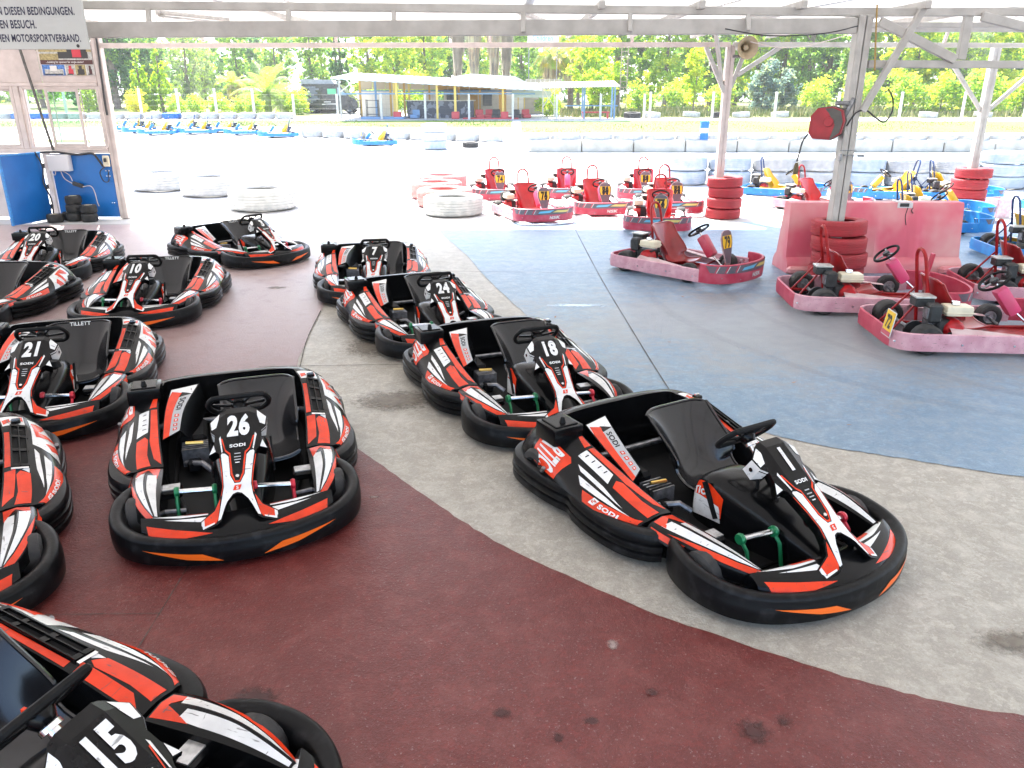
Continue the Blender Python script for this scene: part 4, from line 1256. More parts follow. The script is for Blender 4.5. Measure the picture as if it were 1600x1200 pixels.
def blades(name, n, x0, x1, y0, y1, h0, h1, mats, seed):
    r_ = random.Random(seed); mb = MB()
    by = [([], []) for _ in mats]
    for i in range(n):
        x = r_.uniform(x0, x1); y = r_.uniform(y0, y1); z = zg(y); h = r_.uniform(h0, h1) * (.6 + .4 * math.sin(x * .7) * math.sin(y * .9 + x * .2)); w = h * .12 + .012
        a = r_.uniform(0, 6.28); lx = r_.uniform(-.4, .4) * h; ly = r_.uniform(-.4, .4) * h
        vs, fs = by[r_.randrange(len(mats))]
        o = len(vs)
        vs += [(x - w * math.cos(a), y - w * math.sin(a), z), (x + w * math.cos(a), y + w * math.sin(a), z), (x + lx, y + ly, z + h)]
        fs.append((o, o + 1, o + 2))
    for (vs, fs), m in zip(by, mats):
        mb.add(vs, fs, m)
    return tag(mb.build(name, sharp=None), kind='stuff')
GB1 = mat('blade_green', (.10, .15, .025), .8); GB2 = mat('blade_yellow', (.20, .21, .06), .8); GB3 = mat('blade_straw', (.32, .28, .13), .8)
blades('meadow_grass', 16000, 3, 50, 52.5, 66, .25, .75, [GB1, GB2, GB2, GB3], 4)
blades('verge_grass', 9000, .5, 45, 43.2, 48.8, .05, .14, [GB1, GB2], 5)
blades('verge_grass', 9000, -45, 0, 46.0, 49.2, .05, .14, [GB1, GB2], 6)
hill = MB()
hv = []
for i in range(41):
    x = -900 + 28 * i
    h = 150 * math.exp(-((x + 560) / 150) ** 2) + 55 * math.exp(-((x + 250) / 160) ** 2) + 8 * math.sin(i * 1.7)
    hv += [(x, 1800, -5), (x, 1900, max(4, h)), (x, 2300, -5)]
hill.add(hv, [(3 * i + k, 3 * i + 3 + k, 3 * i + 4 + k, 3 * i + 1 + k) for i in range(40) for k in (0, 1)], mat('far_hill_rock', (.20, .24, .26), .95, var=.2, scale=.02))
tag(hill.build('hills', sharp=None), kind='structure')
# ---------------------------------------------------------------- the open shelter
WHT = mat('white_painted_timber', (.46, .445, .42), .55, col2=(.37, .355, .335), scale=5, bump=.1, bscale=35, rvar=.1)
WHT2 = mat('pinkish_white_paint', (.58, .50, .47), .6, col2=(.48, .41, .385), scale=5, bump=.1, bscale=35)
ROOFM = mat('white_roof_fill_light', (.68, .67, .65), .6, col2=(.58, .57, .55), scale=1.5)
_n = ROOFM.node_tree; _b = _n.nodes['Principled BSDF']                 # translucency added to the sheets to bring fill light underneath
_t = _n.nodes.new('ShaderNodeBsdfTranslucent'); _t.inputs[0].default_value = (.90, .88, .84, 1)
_m = _n.nodes.new('ShaderNodeMixShader'); _m.inputs[0].default_value = .165
_n.links.new(_b.outputs[0], _m.inputs[1]); _n.links.new(_t.outputs[0], _m.inputs[2]); _n.links.new(_m.outputs[0], _n.nodes['Material Output'].inputs[0])
DARK = mat('dark_metal', (.03, .03, .033), .5)
sh = thing('karting_shelter', 'open white timber shelter with corrugated roof covering the parked karts', 'shelter')
def zr(y): return 3.285 + .040 * max(0, y - 10) + .02 * max(0, 10 - y)
def part(name, mb, parent=sh, sharp=35): return mb.build(name, parent, sharp)
# corrugated roof sheets, ribs running across
RX = [-14.0, -8.4, -2.8, 2.8, 8.4, 14.0]; RY = [-2.0, 2, 5.5, 9, 12.5, 16.1]  # rear end kept short behind the camera so sky light fills in
for a, (x0, x1) in enumerate(zip(RX, RX[1:])):
    for b, (y0, y1) in enumerate(zip(RY, RY[1:])):
        mb = MB(); n = int((y1 - y0 + .06) / .045); vs = []
        for i in range(n + 1):
            y = y0 + (y1 - y0 + .06) * i / n
            ph = (y / .18) % 1.0
            z = zr(y) + .012 * ((a + b) % 2) + (.0 if ph < .3 else .034 if .42 < ph < .88 else .017) + (.004 if b % 2 else 0)
            vs += [(x0 - .02, y, z), (x1 + .02, y, z)]
        mb.add(vs, [(2 * i, 2 * i + 1, 2 * i + 3, 2 * i + 2) for i in range(n)], ROOFM)
        part('roof_sheet', mb, sharp=20)
def beam(name, p, q, w, h, m=WHT, roll=0, bev=.006, parent=sh):
    """timber from p to q, w wide and h deep"""
    p, q = Vector(p), Vector(q); d = q - p
    mb = MB(); L = d.length
    rot = d.to_track_quat('X', 'Z').to_matrix().to_4x4()
    b = bmesh.new(); bmesh.ops.create_cube(b, size=1.0); bmesh.ops.scale(b, vec=(L, w, h), verts=b.verts)
    bmesh.ops.bevel(b, geom=b.edges[:], offset=bev, segments=1, affect='EDGES')
    mb.bm(b, m, Matrix.Translation((p + q) / 2) @ rot)
    return mb.build(name, parent, 35)
# rafters and purlins under the sheets
for x in (-11.6, -7.5, -3.65, .2, 4.09, 6.8, 9.55, 12.6):
    beam('rafter', (x, -2, zr(-2) - .09), (x, 16.0, zr(16.0) - .09), .08, .13)
for y in (1.4, 4.2, 7.0, 12.2, 14.0):
    beam('purlin', (-14, y, zr(y) - .195), (14, y, zr(y) - .195), .055, .07)
# near truss over the middle posts
beam('truss_chord', (-7.6, 9.55, 2.90), (4.0, 9.93, 2.985), .10, .165)
beam('truss_chord', (-10, 9.80, 3.235), (4.2, 9.95, 3.13), .09, .09); beam('truss_chord', (4.2, 9.95, 3.13), (14, 9.97, 3.16), .09, .09)
for x in (-7.2, -5.9, -4.15, -2.55, -1.35, .13, 1.35, 2.7):
    z1 = 2.90 + .0073 * (x + 7.6) + .083
    beam('truss_post', (x, 9.74, z1 - .14), (x, 9.8, 3.07 + max(0, 4.2 - x) * .010), .05, .05, roll=0)
beam('truss_chord', (4.2, 9.93, 2.575), (14, 10.0, 2.545), .08, .085)
for x, a, b in ((5.30, 2.625, 3.09), (7.7, 2.62, 3.09), (10.1, 2.61, 3.09), (12.5, 2.61, 3.09)):
    beam('truss_post', (x, 9.95, a), (x, 9.95, b), .07, .10)
for p, q in (((4.25, 9.88, 3.03), (5.20, 9.88, 2.62)), ((5.42, 9.88, 3.08), (7.6, 9.88, 2.62)), ((7.85, 9.88, 3.07), (10.0, 9.88, 2.62)), ((10.2, 9.88, 3.07), (12.4, 9.88, 2.62))):
    beam('truss_diagonal', p, q, .06, .10)
beam('knee_brace', (4.18, 9.84, 2.05), (4.74, 9.84, 3.22), .07, .075)
# posts
def post(x, y, z1, w, name='post', m=WHT):
    mb = MB()
    mb.box((w, w, z1), (x, y, z1 / 2), m, bev=.008)
    for s in (-1, 1):
        mb.box((w * .5, .006, z1 - .02), (x + s * w * .22, y - w / 2 - .002, z1 / 2), m)
    return mb.build(name, sh, 35)
post(4.09, 9.95, 3.10, .165); post(4.03, 15.6, 3.12, .15, m=WHT2); post(9.56, 16.7, 3.16, .15); post(-7.52, 15.35, 3.5, .15, m=WHT2)
post(-14, 9.9, 3.1, .16); post(13.9, 9.95, 3.1, .16)
post(14.0, 16.9, 3.2, .15)
# outer row: fascia, eaves beam, hangers, knee braces
beam('fascia_beam', (-7.6, 15.30, 3.085), (4.0, 15.50, 3.115), .06, .085, WHT2)
beam('fascia_beam', (4.05, 15.52, 3.12), (14, 16.9, 3.17), .06, .085, WHT)
beam('eaves_beam', (-14, 15.6, 3.42), (14, 16.0, 3.44), .07, .10, WHT2)
for x in (-5.6, -3.2, -.4, 2.2, 6.4, 8.2, 11.6):
    y = 15.34 + .018 * (x + 7.6) if x < 4 else 15.52 + (x - 4.05) * .139
    beam('hanger', (x, y, 3.16), (x, min(y + .1, 16.0), 3.40), .05, .06, WHT2)
for p, q in (((3.97, 15.55, 2.30), (3.55, 15.5, 3.08)), ((4.10, 15.62, 2.38), (4.34, 15.6, 3.10)), ((3.94, 15.62, 2.40), (3.62, 15.2, 3.4)),
             ((9.50, 16.7, 1.95), (8.46, 16.55, 3.08)), ((9.63, 16.7, 1.95), (10.6, 16.6, 2.95)), ((4.2, 15.6, 2.6), (5.0, 15.7, 3.1))):
    beam('knee_brace', p, q, .06, .075, WHT)
# joist ends seen from below the near chord
for x in (1.02, 2.15, 3.3, 4.7):
    beam('joist', (x, 9.7, 3.19), (x, 15.6, zr(15.6) - .24), .07, .085)
MB_ = MB()
MB_.box((.20, .05, .012), (4.14, 9.855, 1.545), STEEL); MB_.box((.20, .012, .012), (4.09, 9.86, 1.60), STEEL)
MB_.box((.03, .04, .09), (3.995, 9.845, 1.52), STEEL); MB_.box((.07, .03, .03), (4.25, 9.85, 1.54), STEEL)
part('post_clamp', MB_)

# ---------------------------------------------------------------- window wall at the left
wl = thing('window_wall', 'pinkish white timber wall with sliding windows at the left end of the shelter', 'wall', (0, 15.3, 0))
def wbox(name, x0, x1, z0, z1, d=.08, y=0, m=WHT2, bev=.006, parent=wl):
    mb = MB(); mb.box((x1 - x0, d, z1 - z0), ((x0 + x1) / 2, y, (z0 + z1) / 2), m, bev=bev); return mb.build(name, parent, 35)
def glass(name, tint, refl=.12):
    m = bpy.data.materials.new(name); m.use_nodes = True; nt = m.node_tree
    nt.nodes.remove(nt.nodes['Principled BSDF'])
    t = nt.nodes.new('ShaderNodeBsdfTransparent'); t.inputs[0].default_value = (*tint, 1)
    gl = nt.nodes.new('ShaderNodeBsdfGlossy'); gl.inputs['Roughness'].default_value = .03
    fr = nt.nodes.new('ShaderNodeFresnel'); fr.inputs[0].default_value = 1.45
    mx = nt.nodes.new('ShaderNodeMixShader')
    nt.links.new(fr.outputs[0], mx.inputs[0]); nt.links.new(t.outputs[0], mx.inputs[1]); nt.links.new(gl.outputs[0], mx.inputs[2])
    nt.links.new(mx.outputs[0], nt.nodes['Material Output'].inputs[0]); return m
GLS = glass('clear_glass', (.93, .95, .93)); GLS2 = glass('green_glass', (.70, .83, .76))
for x0, x1 in ((-13.5, -11.6), (-11.58, -9.72), (-9.70, -8.62), (-8.60, -7.60)):
    wbox('wall_board', x0, x1, 2.46, 3.06, .04)
wbox('wall_rail', -13.6, -7.6, 2.40, 2.46, .10); wbox('wall_rail', -13.6, -7.6, 3.06, 3.14, .10)
wbox('wall_sill', -13.6, -7.6, 1.22, 1.30, .12)
for x in (-13.5, -11.6, -9.12):
    wbox('wall_stud', x - .05, x + .05, 1.30, 2.40, .09)
def window(x0, x1, panes):
    w = MB()
    for a, b, c, d in ((x0, x0 + .05, 1.30, 2.40), (x1 - .05, x1, 1.30, 2.40), (x0 + .05, x1 - .05, 1.30, 1.345), (x0 + .05, x1 - .05, 2.355, 2.40)):
        w.box((b - a, .07, d - c), ((a + b) / 2, 0, (c + d) / 2), WHT2, bev=.005)
    wo_ = w.build('window_frame', wl, 35)
    for a, b, gm, y, fw in panes:
        f = MB()
        for p, q, r_, s_ in ((a, a + fw, 1.345, 2.355), (b - fw, b, 1.345, 2.355), (a + fw, b - fw, 1.345, 1.345 + fw), (a + fw, b - fw, 2.355 - fw, 2.355)):
            f.box((q - p, .03, s_ - r_), ((p + q) / 2, y, (r_ + s_) / 2), WHT2, bev=.004)
        if gm:
            f.box((b - a - 2 * fw, .006, 1.01 - 2 * fw), ((a + b) / 2, y, 1.85), gm)
        f.build('sash', wo_, 35)
window(-9.05, -7.60, [(-9.0, -8.47, None, .02, .012), (-8.60, -7.98, GLS2, -.022, .05), (-7.97, -7.65, GLS, .02, .012)])
window(-11.5, -9.18, [(-11.45, -10.35, GLS, .0, .04), (-10.33, -9.23, GLS, .02, .04)])
window(-13.4, -11.65, [(-13.35, -11.7, GLS, .0, .04)])
BLUB = mat('blue_board_paint', (.006, .105, .36), .32, col2=(.008, .13, .42), scale=2.5, rvar=.08)
BLUC = mat('blue_board_edge', (.03, .20, .50), .45, var=.2, scale=20)
wbox('lower_panel', -8.74, -7.60, .03, 1.21, .04, 0, BLUB)
wbox('lower_panel', -13.6, -9.25, .03, 1.21, .04, 0, WHT2)
wbox('wall_stud', -8.86, -8.76, .0, 1.22, .10)
bo = MB()
for x, z in ((-7.72, .90), (-7.66, .90), (-7.72, .80), (-7.66, .80), (-7.70, .30), (-7.66, .30), (-7.66, 1.12)):
    bo.lathe([(.0001, .008), (.012, .006), (.014, 0)], CHR, 8, Matrix.Translation((x, -.022, z)) @ Matrix.Rotation(R(90), 4, 'X'))
bo.build('screw', wl)
dl = thing('blue_door', 'bright blue painted door leaf standing open beside the blue lower panel', 'door', (-8.83, 15.12, 0), 0)
dm = MB(); dv = Vector((-.22, -.86, 0)); L = dv.length
ang = math.atan2(dv.y, dv.x)
dm.box((L, .035, 1.20), (L / 2, 0, .62), BLUB, bev=.004)
o = dm.build('leaf', dl); 
de = MB(); de.box((.035, .055, 1.21), (L + .017, 0, .62), BLUC, bev=.006); de.box((L, .055, .035), (L / 2, 0, 1.237), BLUC, bev=.006)
de.build('edge_trim', dl)
dl.rotation_euler = (0, 0, ang)
hb = MB()
for z in (.25, .62, 1.0): hb.box((.05, .06, .09), (-.02, 0, z), DARK, bev=.006)
hb.build('hinge', dl)
# fittings on the wall
jb = thing('junction_box', 'white electrical box on the blue panel', 'electrical box', (-8.53, 15.21, 1.05))
b = MB(); b.box((.40, .13, .30), (0, 0, 0), mat('white_plastic', (.62, .61, .63), .4), bev=.015, seg=2); b.box((.39, .012, .29), (0, -.070, 0), mat('white_plastic', (.62, .61, .63), .4), bev=.006); b.build('housing', jb)
b = MB(); b.tube(spline([(-.1, -.02, -.14), (-.12, -.02, -.22), (-.16, -.02, -.20)], 10), .008, WHT2, 6)
b.tube(spline([(.0, -.03, -.14), (.05, -.04, -.28), (.16, -.04, -.36), (.20, -.04, -.38)], 14), .008, WHT2, 6); b.tube(spline([(.03, -.03, -.14), (.16, -.05, -.22), (.20, -.05, -.33)], 10), .007, WHT2, 6)
b.tube(spline([(.36, -.04, -.44), (.52, -.05, -.42), (.58, -.05, -.52), (.60, -.05, -.72), (.62, -.05, -.80)], 18), .008, WHT2, 6); b.build('flex', jb)
b = MB(); b.box((.20, .06, .075), (.28, -.03, -.40), DARK, bev=.015, rot=(0, R(18), 0)); b.build('plug', jb)
sk = thing('wall_socket', 'cream wall socket with a black plug high on the right of the blue panel', 'socket', (-7.655, 15.22, 1.08))
b = MB(); b.box((.12, .05, .20), (0, 0, 0), CREAM, bev=.012); b.build('plate', sk)
b = MB(); b.box((.05, .04, .07), (0, -.04, .02), DARK, bev=.01)
b.tube(spline([(-.03, -.02, -.10), (-.14, -.03, -.20), (-.10, -.03, -.36), (.0, -.03, -.36), (.02, -.03, -.16)], 20), .010, DARK, 6); b.build('plug', sk)
def cable(name, pts, r_, m, label, n=40):
    mb = MB(); mb.tube(spline(pts, n), r_, m, 7); return tag(mb.build(name), label, 'cable')
cable('hanging_cable', [(-9.0, 15.2, 3.5), (-8.86, 15.19, 3.1), (-8.80, 15.19, 2.72), (-8.74, 15.19, 2.3), (-8.66, 15.19, 1.7), (-8.60, 15.2, 1.28)], .024, mat('cable_grey', (.10, .095, .09), .6, var=.4, scale=10), 'thick dark grey cable running down in front of the windows')
cable('wall_cable', [(-9.3, 15.18, 1.16), (-8.7, 15.2, 1.25), (-8.2, 15.21, 1.20), (-7.9, 15.21, 1.22), (-7.80, 15.2, 1.12), (-7.72, 15.2, .98)], .020, DARK, 'black cable lying along the window sill above the blue panel')
cable('door_post_cables', [(-8.84, 15.0, 1.26), (-8.76, 15.02, 1.0), (-8.80, 15.02, .7), (-8.72, 15.02, .4), (-8.74, 15.02, .05)], .016, DARK, 'black cables hanging down beside the blue door')
cable('conduit', [(-7.46, 15.24, 3.4), (-7.47, 15.24, 2.9), (-7.50, 15.24, 2.2), (-7.50, 15.24, 1.9)], .018, DARK, 'thin dark conduit on the timber corner post')
cable('white_conduit', [(-7.56, 15.22, 2.4), (-7.56, 15.22, 1.7), (-7.555, 15.22, 1.42), (-7.60, 15.22, 1.32), (-7.72, 15.22, 1.29), (-8.1, 15.22, 1.285)], .012, WHT2, 'thin white conduit curving from the corner post to the sill')
# poster
po = thing('sponsor_poster', 'racing poster with four small photographs above the windows', 'poster', (0, 15.27, 0))
pb = MB()
PB = mat('poster_black', (.03, .028, .03), .4); PO = mat('poster_ochre', (.33, .27, .12), .5, var=.3, scale=30); PG = mat('poster_grey', (.40, .40, .38), .5, var=.3, scale=30); PR = mat('poster_red', (.5, .03, .05), .4); PBL = mat('poster_blue', (.06, .16, .42), .5, var=.5, scale=40); PW = mat('poster_white', (.62, .6, .58), .5); PMR = mat('poster_maroon', (.07, .02, .022), .4)
pb.box((.96, .004, .62), (-8.085, 0, 2.905), PW); pb.build('sheet', po)
pi = MB()
def prn(x0, x1, z0, z1, m, lay=1): pi.box((x1 - x0, .002, z1 - z0), ((x0 + x1) / 2, -.002 - .0015 * lay, (z0 + z1) / 2), m)
prn(-8.56, -7.61, 2.84, 3.21, PG); prn(-8.56, -7.61, 2.98, 3.05, PO, 2); prn(-8.56, -8.22, 2.845, 2.95, PO, 2); prn(-8.22, -7.68, 2.87, 2.98, PB, 2); prn(-8.05, -7.70, 2.98, 3.05, PB, 3); prn(-7.96, -7.80, 2.89, 3.06, PR, 4)
prn(-8.56, -7.61, 2.77, 2.845, PMR, 3)
for x0, x1, m1, m2 in ((-8.55, -8.14, PBL, PG), (-8.12, -7.96, PG, PR), (-7.95, -7.76, PO, PB), (-7.745, -7.62, PG, PMR)):
    prn(x0, x1, 2.585, 2.765, m1, 1); prn(x0 + .04, x1 - .03, 2.60, 2.69, m2, 2); prn(x0 + (x1 - x0) * .35, x0 + (x1 - x0) * .65, 2.66, 2.75, m2 if m2 is not PG else PW, 3); prn(x0 + .02, x1 - .05, 2.595, 2.615, PB, 3)
pi.build('print', po, sharp=None)
pt = MB(); p, f, w = text2d('...Looking for sponsor for single-seater!', .012)
pt.add([(-8.46 + a * .042, -.0095, 2.795 + b * .05) for a, b in p], f, PW); pt.build('lettering', po, sharp=None)
# notice board hung from the near truss
sg = thing('notice_board', 'large pale grey notice board with German capitals hanging at the top left', 'sign', (0, 9.3, 0))
SGN = mat('sign_face', (.50, .52, .51), .45, col2=(.46, .48, .47), scale=2); SIK = mat('sign_ink', (.012, .014, .05), .5)
b = MB(); b.box((2.6, .03, .85), (-5.94, 0, 3.135 - .01), SGN, bev=.004); b.build('board', sg)
b = MB()
for s_, xr, z, h in (('N DIESEN BEDINGUNGEN.', -4.735, 3.045, .077), ('EN BESUCH.', -5.175, 2.912, .080), ('CHEN MOTORSPORTVERBAND.', -4.715, 2.777, .074)):
    p, f, w = text2d(s_, .026); k = h / .70; kx = k * .61
    b.add([(xr - (w - a) * kx, -.0165, z + q * k) for a, q in p], f, SIK)
b.build('lettering', sg, sharp=None)
b = MB()
for x in (-4.76, -6.9): b.lathe([(.0001, .008), (.014, .006), (.018, 0)], DARK, 10, Matrix.Translation((x, -.016, 2.735)) @ Matrix.Rotation(R(90), 4, 'X'))
b.build('screw', sg)
b = MB()
for x in (-4.9, -6.9): b.box((.03, .02, .35), (x, .03, 3.30), STEEL)
b.build('hanger', sg)
# fluorescent lamps, unlit
TUBE = mat('lamp_tube', (.72, .72, .70), .3); LAMPB = mat('lamp_body', (.55, .53, .50), .5, var=.2, scale=10)
for (x, y, rz, lab) in ((-4.6, 12.4, 62, 'unlit fluorescent lamp under the roof near the notice board'), (.3, 12.6, 75, 'unlit fluorescent lamp under the middle of the roof')):
    lt = thing('ceiling_lamp', lab, 'lamp', (x, y, zr(y) - .07), R(rz), 'unlit lamps under the roof')
    b = MB(); b.box((1.25, .12, .05), (0, 0, 0), LAMPB, bev=.01); b.build('housing', lt)
    b = MB(); b.tube([(-.58, 0, -.05), (.58, 0, -.05)], .016, TUBE, 8); b.build('tube', lt)
    b = MB(); b.tube(spline([(.6, 0, 0), (.75, .1, -.10), (.95, .0, -.06), (1.25, .1, .0)], 16), .008, DARK, 6)
    for k in range(14):                                    # dust and web hanging off the end
        a = k * .45; b.tube([(-.6, 0, -.02), (-.6 + .07 * math.cos(a), .07 * math.sin(a), -.04 - .05 * (k % 3))], .004, LAMPB, 4)
    b.build('wire', lt)
# horn loudspeaker
hs = thing('horn_loudspeaker', 'beige horn loudspeaker on the outer post above the red tyre stack', 'loudspeaker', (4.26, 15.42, 3.06), 0)
HORN = mat('horn_beige', (.42, .34, .22), .45, col2=(.34, .27, .18), scale=12)
MH = Matrix.Rotation(R(94), 4, 'X') @ Matrix.Rotation(R(8), 4, 'Y')
b = MB(); b.lathe([(.04, -.22), (.055, -.12), (.09, -.03), (.15, .05), (.195, .09), (.20, .10), (.19, .10), (.14, .055), (.085, -.02), (.05, -.10), (.0001, -.10)], HORN, 26, MH); b.build('bell', hs)
b = MB(); b.lathe([(.0001, .03), (.03, .03), (.045, .02), (.045, -.09)], HORN, 16, MH); b.lathe([(.0001, -.34), (.06, -.34), (.06, -.22), (.0001, -.20)], mat('horn_driver', (.20, .18, .15), .5), 16, MH); b.build('driver', hs)
b = MB(); b.box((.03, .30, .03), (-.02, .16, -.12), STEEL); b.box((.20, .02, .05), (-.10, .10, -.14), STEEL); b.build('bracket', hs)
# cable reel with its hanging plug
cr = thing('cable_reel', 'red and grey wall mounted cable reel hanging on the near white post', 'cable reel', (3.80, 9.88, 1.92), R(-28))
RLR = mat('reel_red', (.34, .018, .03), .4, var=.15, scale=8); RLG = mat('reel_grey', (.085, .08, .075), .5, var=.2, scale=8)
prof = [(-.20, -.12), (-.14, -.19), (.06, -.20), (.18, -.13), (.21, .02), (.17, .15), (.05, .19), (-.12, .17), (-.19, .08)]
MR = Matrix.Rotation(R(90), 4, 'X')
b = MB(); b.prism([(x * .96, y * .96) for x, y in prof], .0, .11, RLR, MR); b.prism([(x * .80, y * .80) for x, y in prof], .11, .13, RLR, MR); b.build('front_shell', cr, 35)
b = MB(); b.prism(prof, -.20, -.002, RLG, MR); b.build('rear_shell', cr, 35)
b = MB(); b.prism([(.06, -.19), (.10, -.02), (.02, .11), (-.03, .16), (.05, .17), (.15, .13), (.185, .02), (.16, -.11)], .131, .136, RLG, MR); b.lathe([(.0001, .02), (.05, .02), (.055, 0)], RLR, 16, Matrix.Translation((.03, -.137, .01)) @ MR); b.build('badge', cr, 35)
b = MB(); b.box((.05, .06, .30), (.20, .10, .14), STEEL, bev=.008, rot=(0, R(20), 0)); b.box((.16, .10, .05), (.13, .10, .22), STEEL, bev=.01); b.build('bracket', cr)
b = MB(); b.tube(spline([(-.20, -.04, -.13), (-.25, -.05, -.22), (-.27, -.05, -.34), (-.29, -.05, -.46)], 14), .010, DARK, 7); b.build('flex', cr)
b = MB(); b.lathe([(.0001, .05), (.018, .045), (.03, 0), (.034, -.05), (.03, -.09), (.0001, -.09)], mat('plug_brown', (.10, .075, .03), .5), 12, Matrix.Translation((-.29, -.05, -.52))); b.build('plug', cr)
cable('post_cable', [(4.02, 9.84, 1.88), (4.10, 9.82, 2.03), (4.22, 9.82, 2.06), (4.34, 9.82, 1.98), (4.46, 9.82, 1.93), (4.54, 9.84, 2.05), (4.52, 9.84, 2.2), (4.46, 9.86, 2.3)], .010, DARK, 'black cable looped round the near post above the cable reel')
cable('hanging_rope', [(4.17, 9.83, 3.2), (4.20, 9.82, 2.9), (4.25, 9.82, 2.5)], .010, mat('rope_ochre', (.36, .24, .08), .8), 'ochre rope hanging beside the top of the near post')
cable('ceiling_wire', [(2.4, 9.6, 2.93), (2.9, 9.6, 2.86), (3.5, 9.6, 2.88), (3.95, 9.75, 2.97)], .007, DARK, 'thin dark wire sagging below the near beam')
cable('ceiling_wire', [(4.3, 15.3, 3.15), (4.8, 15.2, 3.05), (5.4, 15.3, 3.1), (6.2, 15.5, 3.3)], .008, WHT2, 'pale wire sagging under the roof right of the loudspeaker')
# ---------------------------------------------------------------- tyres, barrier, drum
ORD = 'first second third fourth fifth sixth seventh eighth ninth tenth eleventh twelfth thirteenth fourteenth fifteenth sixteenth seventeenth eighteenth nineteenth twentieth'.split()
def ordw(k):
    return ORD[k] if k < 20 else ('twenty ' + ORD[k - 20] if k < 29 else 'thirtieth')
def tyre_mat(name, c, c2, groove):
    return mat(name, c, .7, col2=c2, scale=7, bump=.25, bscale=45)
TR = tyre_mat('tyre_red_paint', (.36, .022, .032), (.30, .03, .035), None)
TPK = tyre_mat('tyre_pale_red_paint', (.62, .16, .15), (.66, .30, .27), None)
TW = tyre_mat('tyre_white_paint', (.50, .50, .49), (.38, .39, .39), None)
TB = tyre_mat('tyre_blue_white_paint', (.34, .42, .50), (.46, .50, .54), None)
TBL = tyre_mat('tyre_blue_paint', (.01, .11, .42), (.02, .15, .48), None)
def tyre_mesh(r, w, m, rim=.58, grooves=4, n=36):
    """a tyre lying flat, base at z=0; grooved tread and lugs at the shoulders"""
    mb = MB(); ri = r * rim
    prof = [(ri, w * .12), (ri + .02, w * .03), (ri + (r - ri) * .45, 0), (r * .93, w * .04), (r * .985, w * .12)]
    z0, z1 = w * .16, w * .84
    for k in range(grooves):
        a = z0 + (z1 - z0) * k / grooves; b = z0 + (z1 - z0) * (k + 1) / grooves; g = (b - a) * .14
        prof += [(r, a + g), (r, b - g), (r * .982, b - g * .7), (r * .982, b + g * .7)]
    prof = prof[:-2] + [(r * .985, w * .88), (r * .93, w * .96), (ri + (r - ri) * .45, w), (ri + .02, w * .97), (ri, w * .88)]
    # inside
    prof += [(ri + (r - ri) * .6, w * .8), (r * .93, w * .5), (ri + (r - ri) * .6, w * .2)]
    mb.lathe(prof, m, n, closed=True)
    for k in range(n):                                      # shoulder lugs
        a = 2 * math.pi * (k + .5) / n
        for z in (w * .13, w * .87):
            mb.box((r * .02, r * .09, w * .07), (r * .978 * math.cos(a), r * .978 * math.sin(a), z), m, rot=(0, 0, a))
    return mb
PROTO = {}
def tyre(r, w, m, loc, label, group, tilt=(0, 0), rz=0.0, sq=1.0, g=4):
    k = (r, w, m.name)
    if k not in PROTO:
        PROTO[k] = tyre_mesh(r, w, m, grooves=g).build('tyre', sharp=30).data
        o = [o for o in bpy.data.objects if o.data == PROTO[k]][0]
    else:
        o = bpy.data.objects.new('tyre', PROTO[k]); C.objects.link(o)
    o.location = loc; o.rotation_euler = (tilt[0], tilt[1], rz); o.scale = (1, 1, sq)
    return tag(o, label, 'tyre', group)
tr = random.Random(11)
def stack(x, y, n, r, w, m, labels, group, jit=.03, sq=.94, z0=.0):
    z = zg(y) + z0
    for k in range(n):
        tyre(r, w, m, (x + tr.uniform(-jit, jit), y + tr.uniform(-jit, jit), z), labels[min(k, len(labels) - 1)], group, (tr.uniform(-.03, .03), tr.uniform(-.03, .03)), tr.uniform(0, 6), sq)
        z += w * sq
POS = ['lowest', 'second', 'third', 'topmost', 'topmost']
stack(4.16, 9.88, 4, .335, .205, TR, [f'{a} red painted tyre round the near white post' for a in ('lowest', 'second lowest', 'third lowest', 'topmost')], 'red tyres stacked round the posts')
stack(4.16, 15.5, 4, .335, .205, TR, [f'{a} red painted tyre round the outer post with the loudspeaker' for a in ('lowest', 'second lowest', 'third lowest', 'topmost')], 'red tyres stacked round the posts', .05)
stack(9.62, 16.75, 4, .35, .22, TR, [f'{a} red painted tyre round the right hand outer post' for a in ('lowest', 'second lowest', 'third lowest', 'topmost')], 'red tyres stacked round the posts', .05)
# big tyres lying on the sunlit ground outside
G1 = 'big painted tyres lying outside the shelter'
for x, y, m, lab in ((-1.18, 15.95, TW, 'big white tyre in front of the row left of kart 75'), (-1.45, 17.15, TPK, 'big faded red tyre just behind the white one left of kart 75'), (-1.75, 18.45, TPK, 'big faded red tyre second from the back left of the red karts'), (-1.72, 19.9, TPK, 'big faded red tyre at the back left of the red karts'),
                    (-5.25, 16.75, TW, 'big white tyre behind kart 3, nearest of the three on the left'), (-7.15, 19.0, TW, 'big white tyre in the middle of the three on the left'), (-8.75, 20.0, TW, 'big white tyre farthest left beside the window wall')):
    R_ = .70 if x < -4 else .60
    tyre(R_, R_ * .62, m, (x, y, zg(y)), lab, G1, rz=tr.uniform(0, 6), g=5)
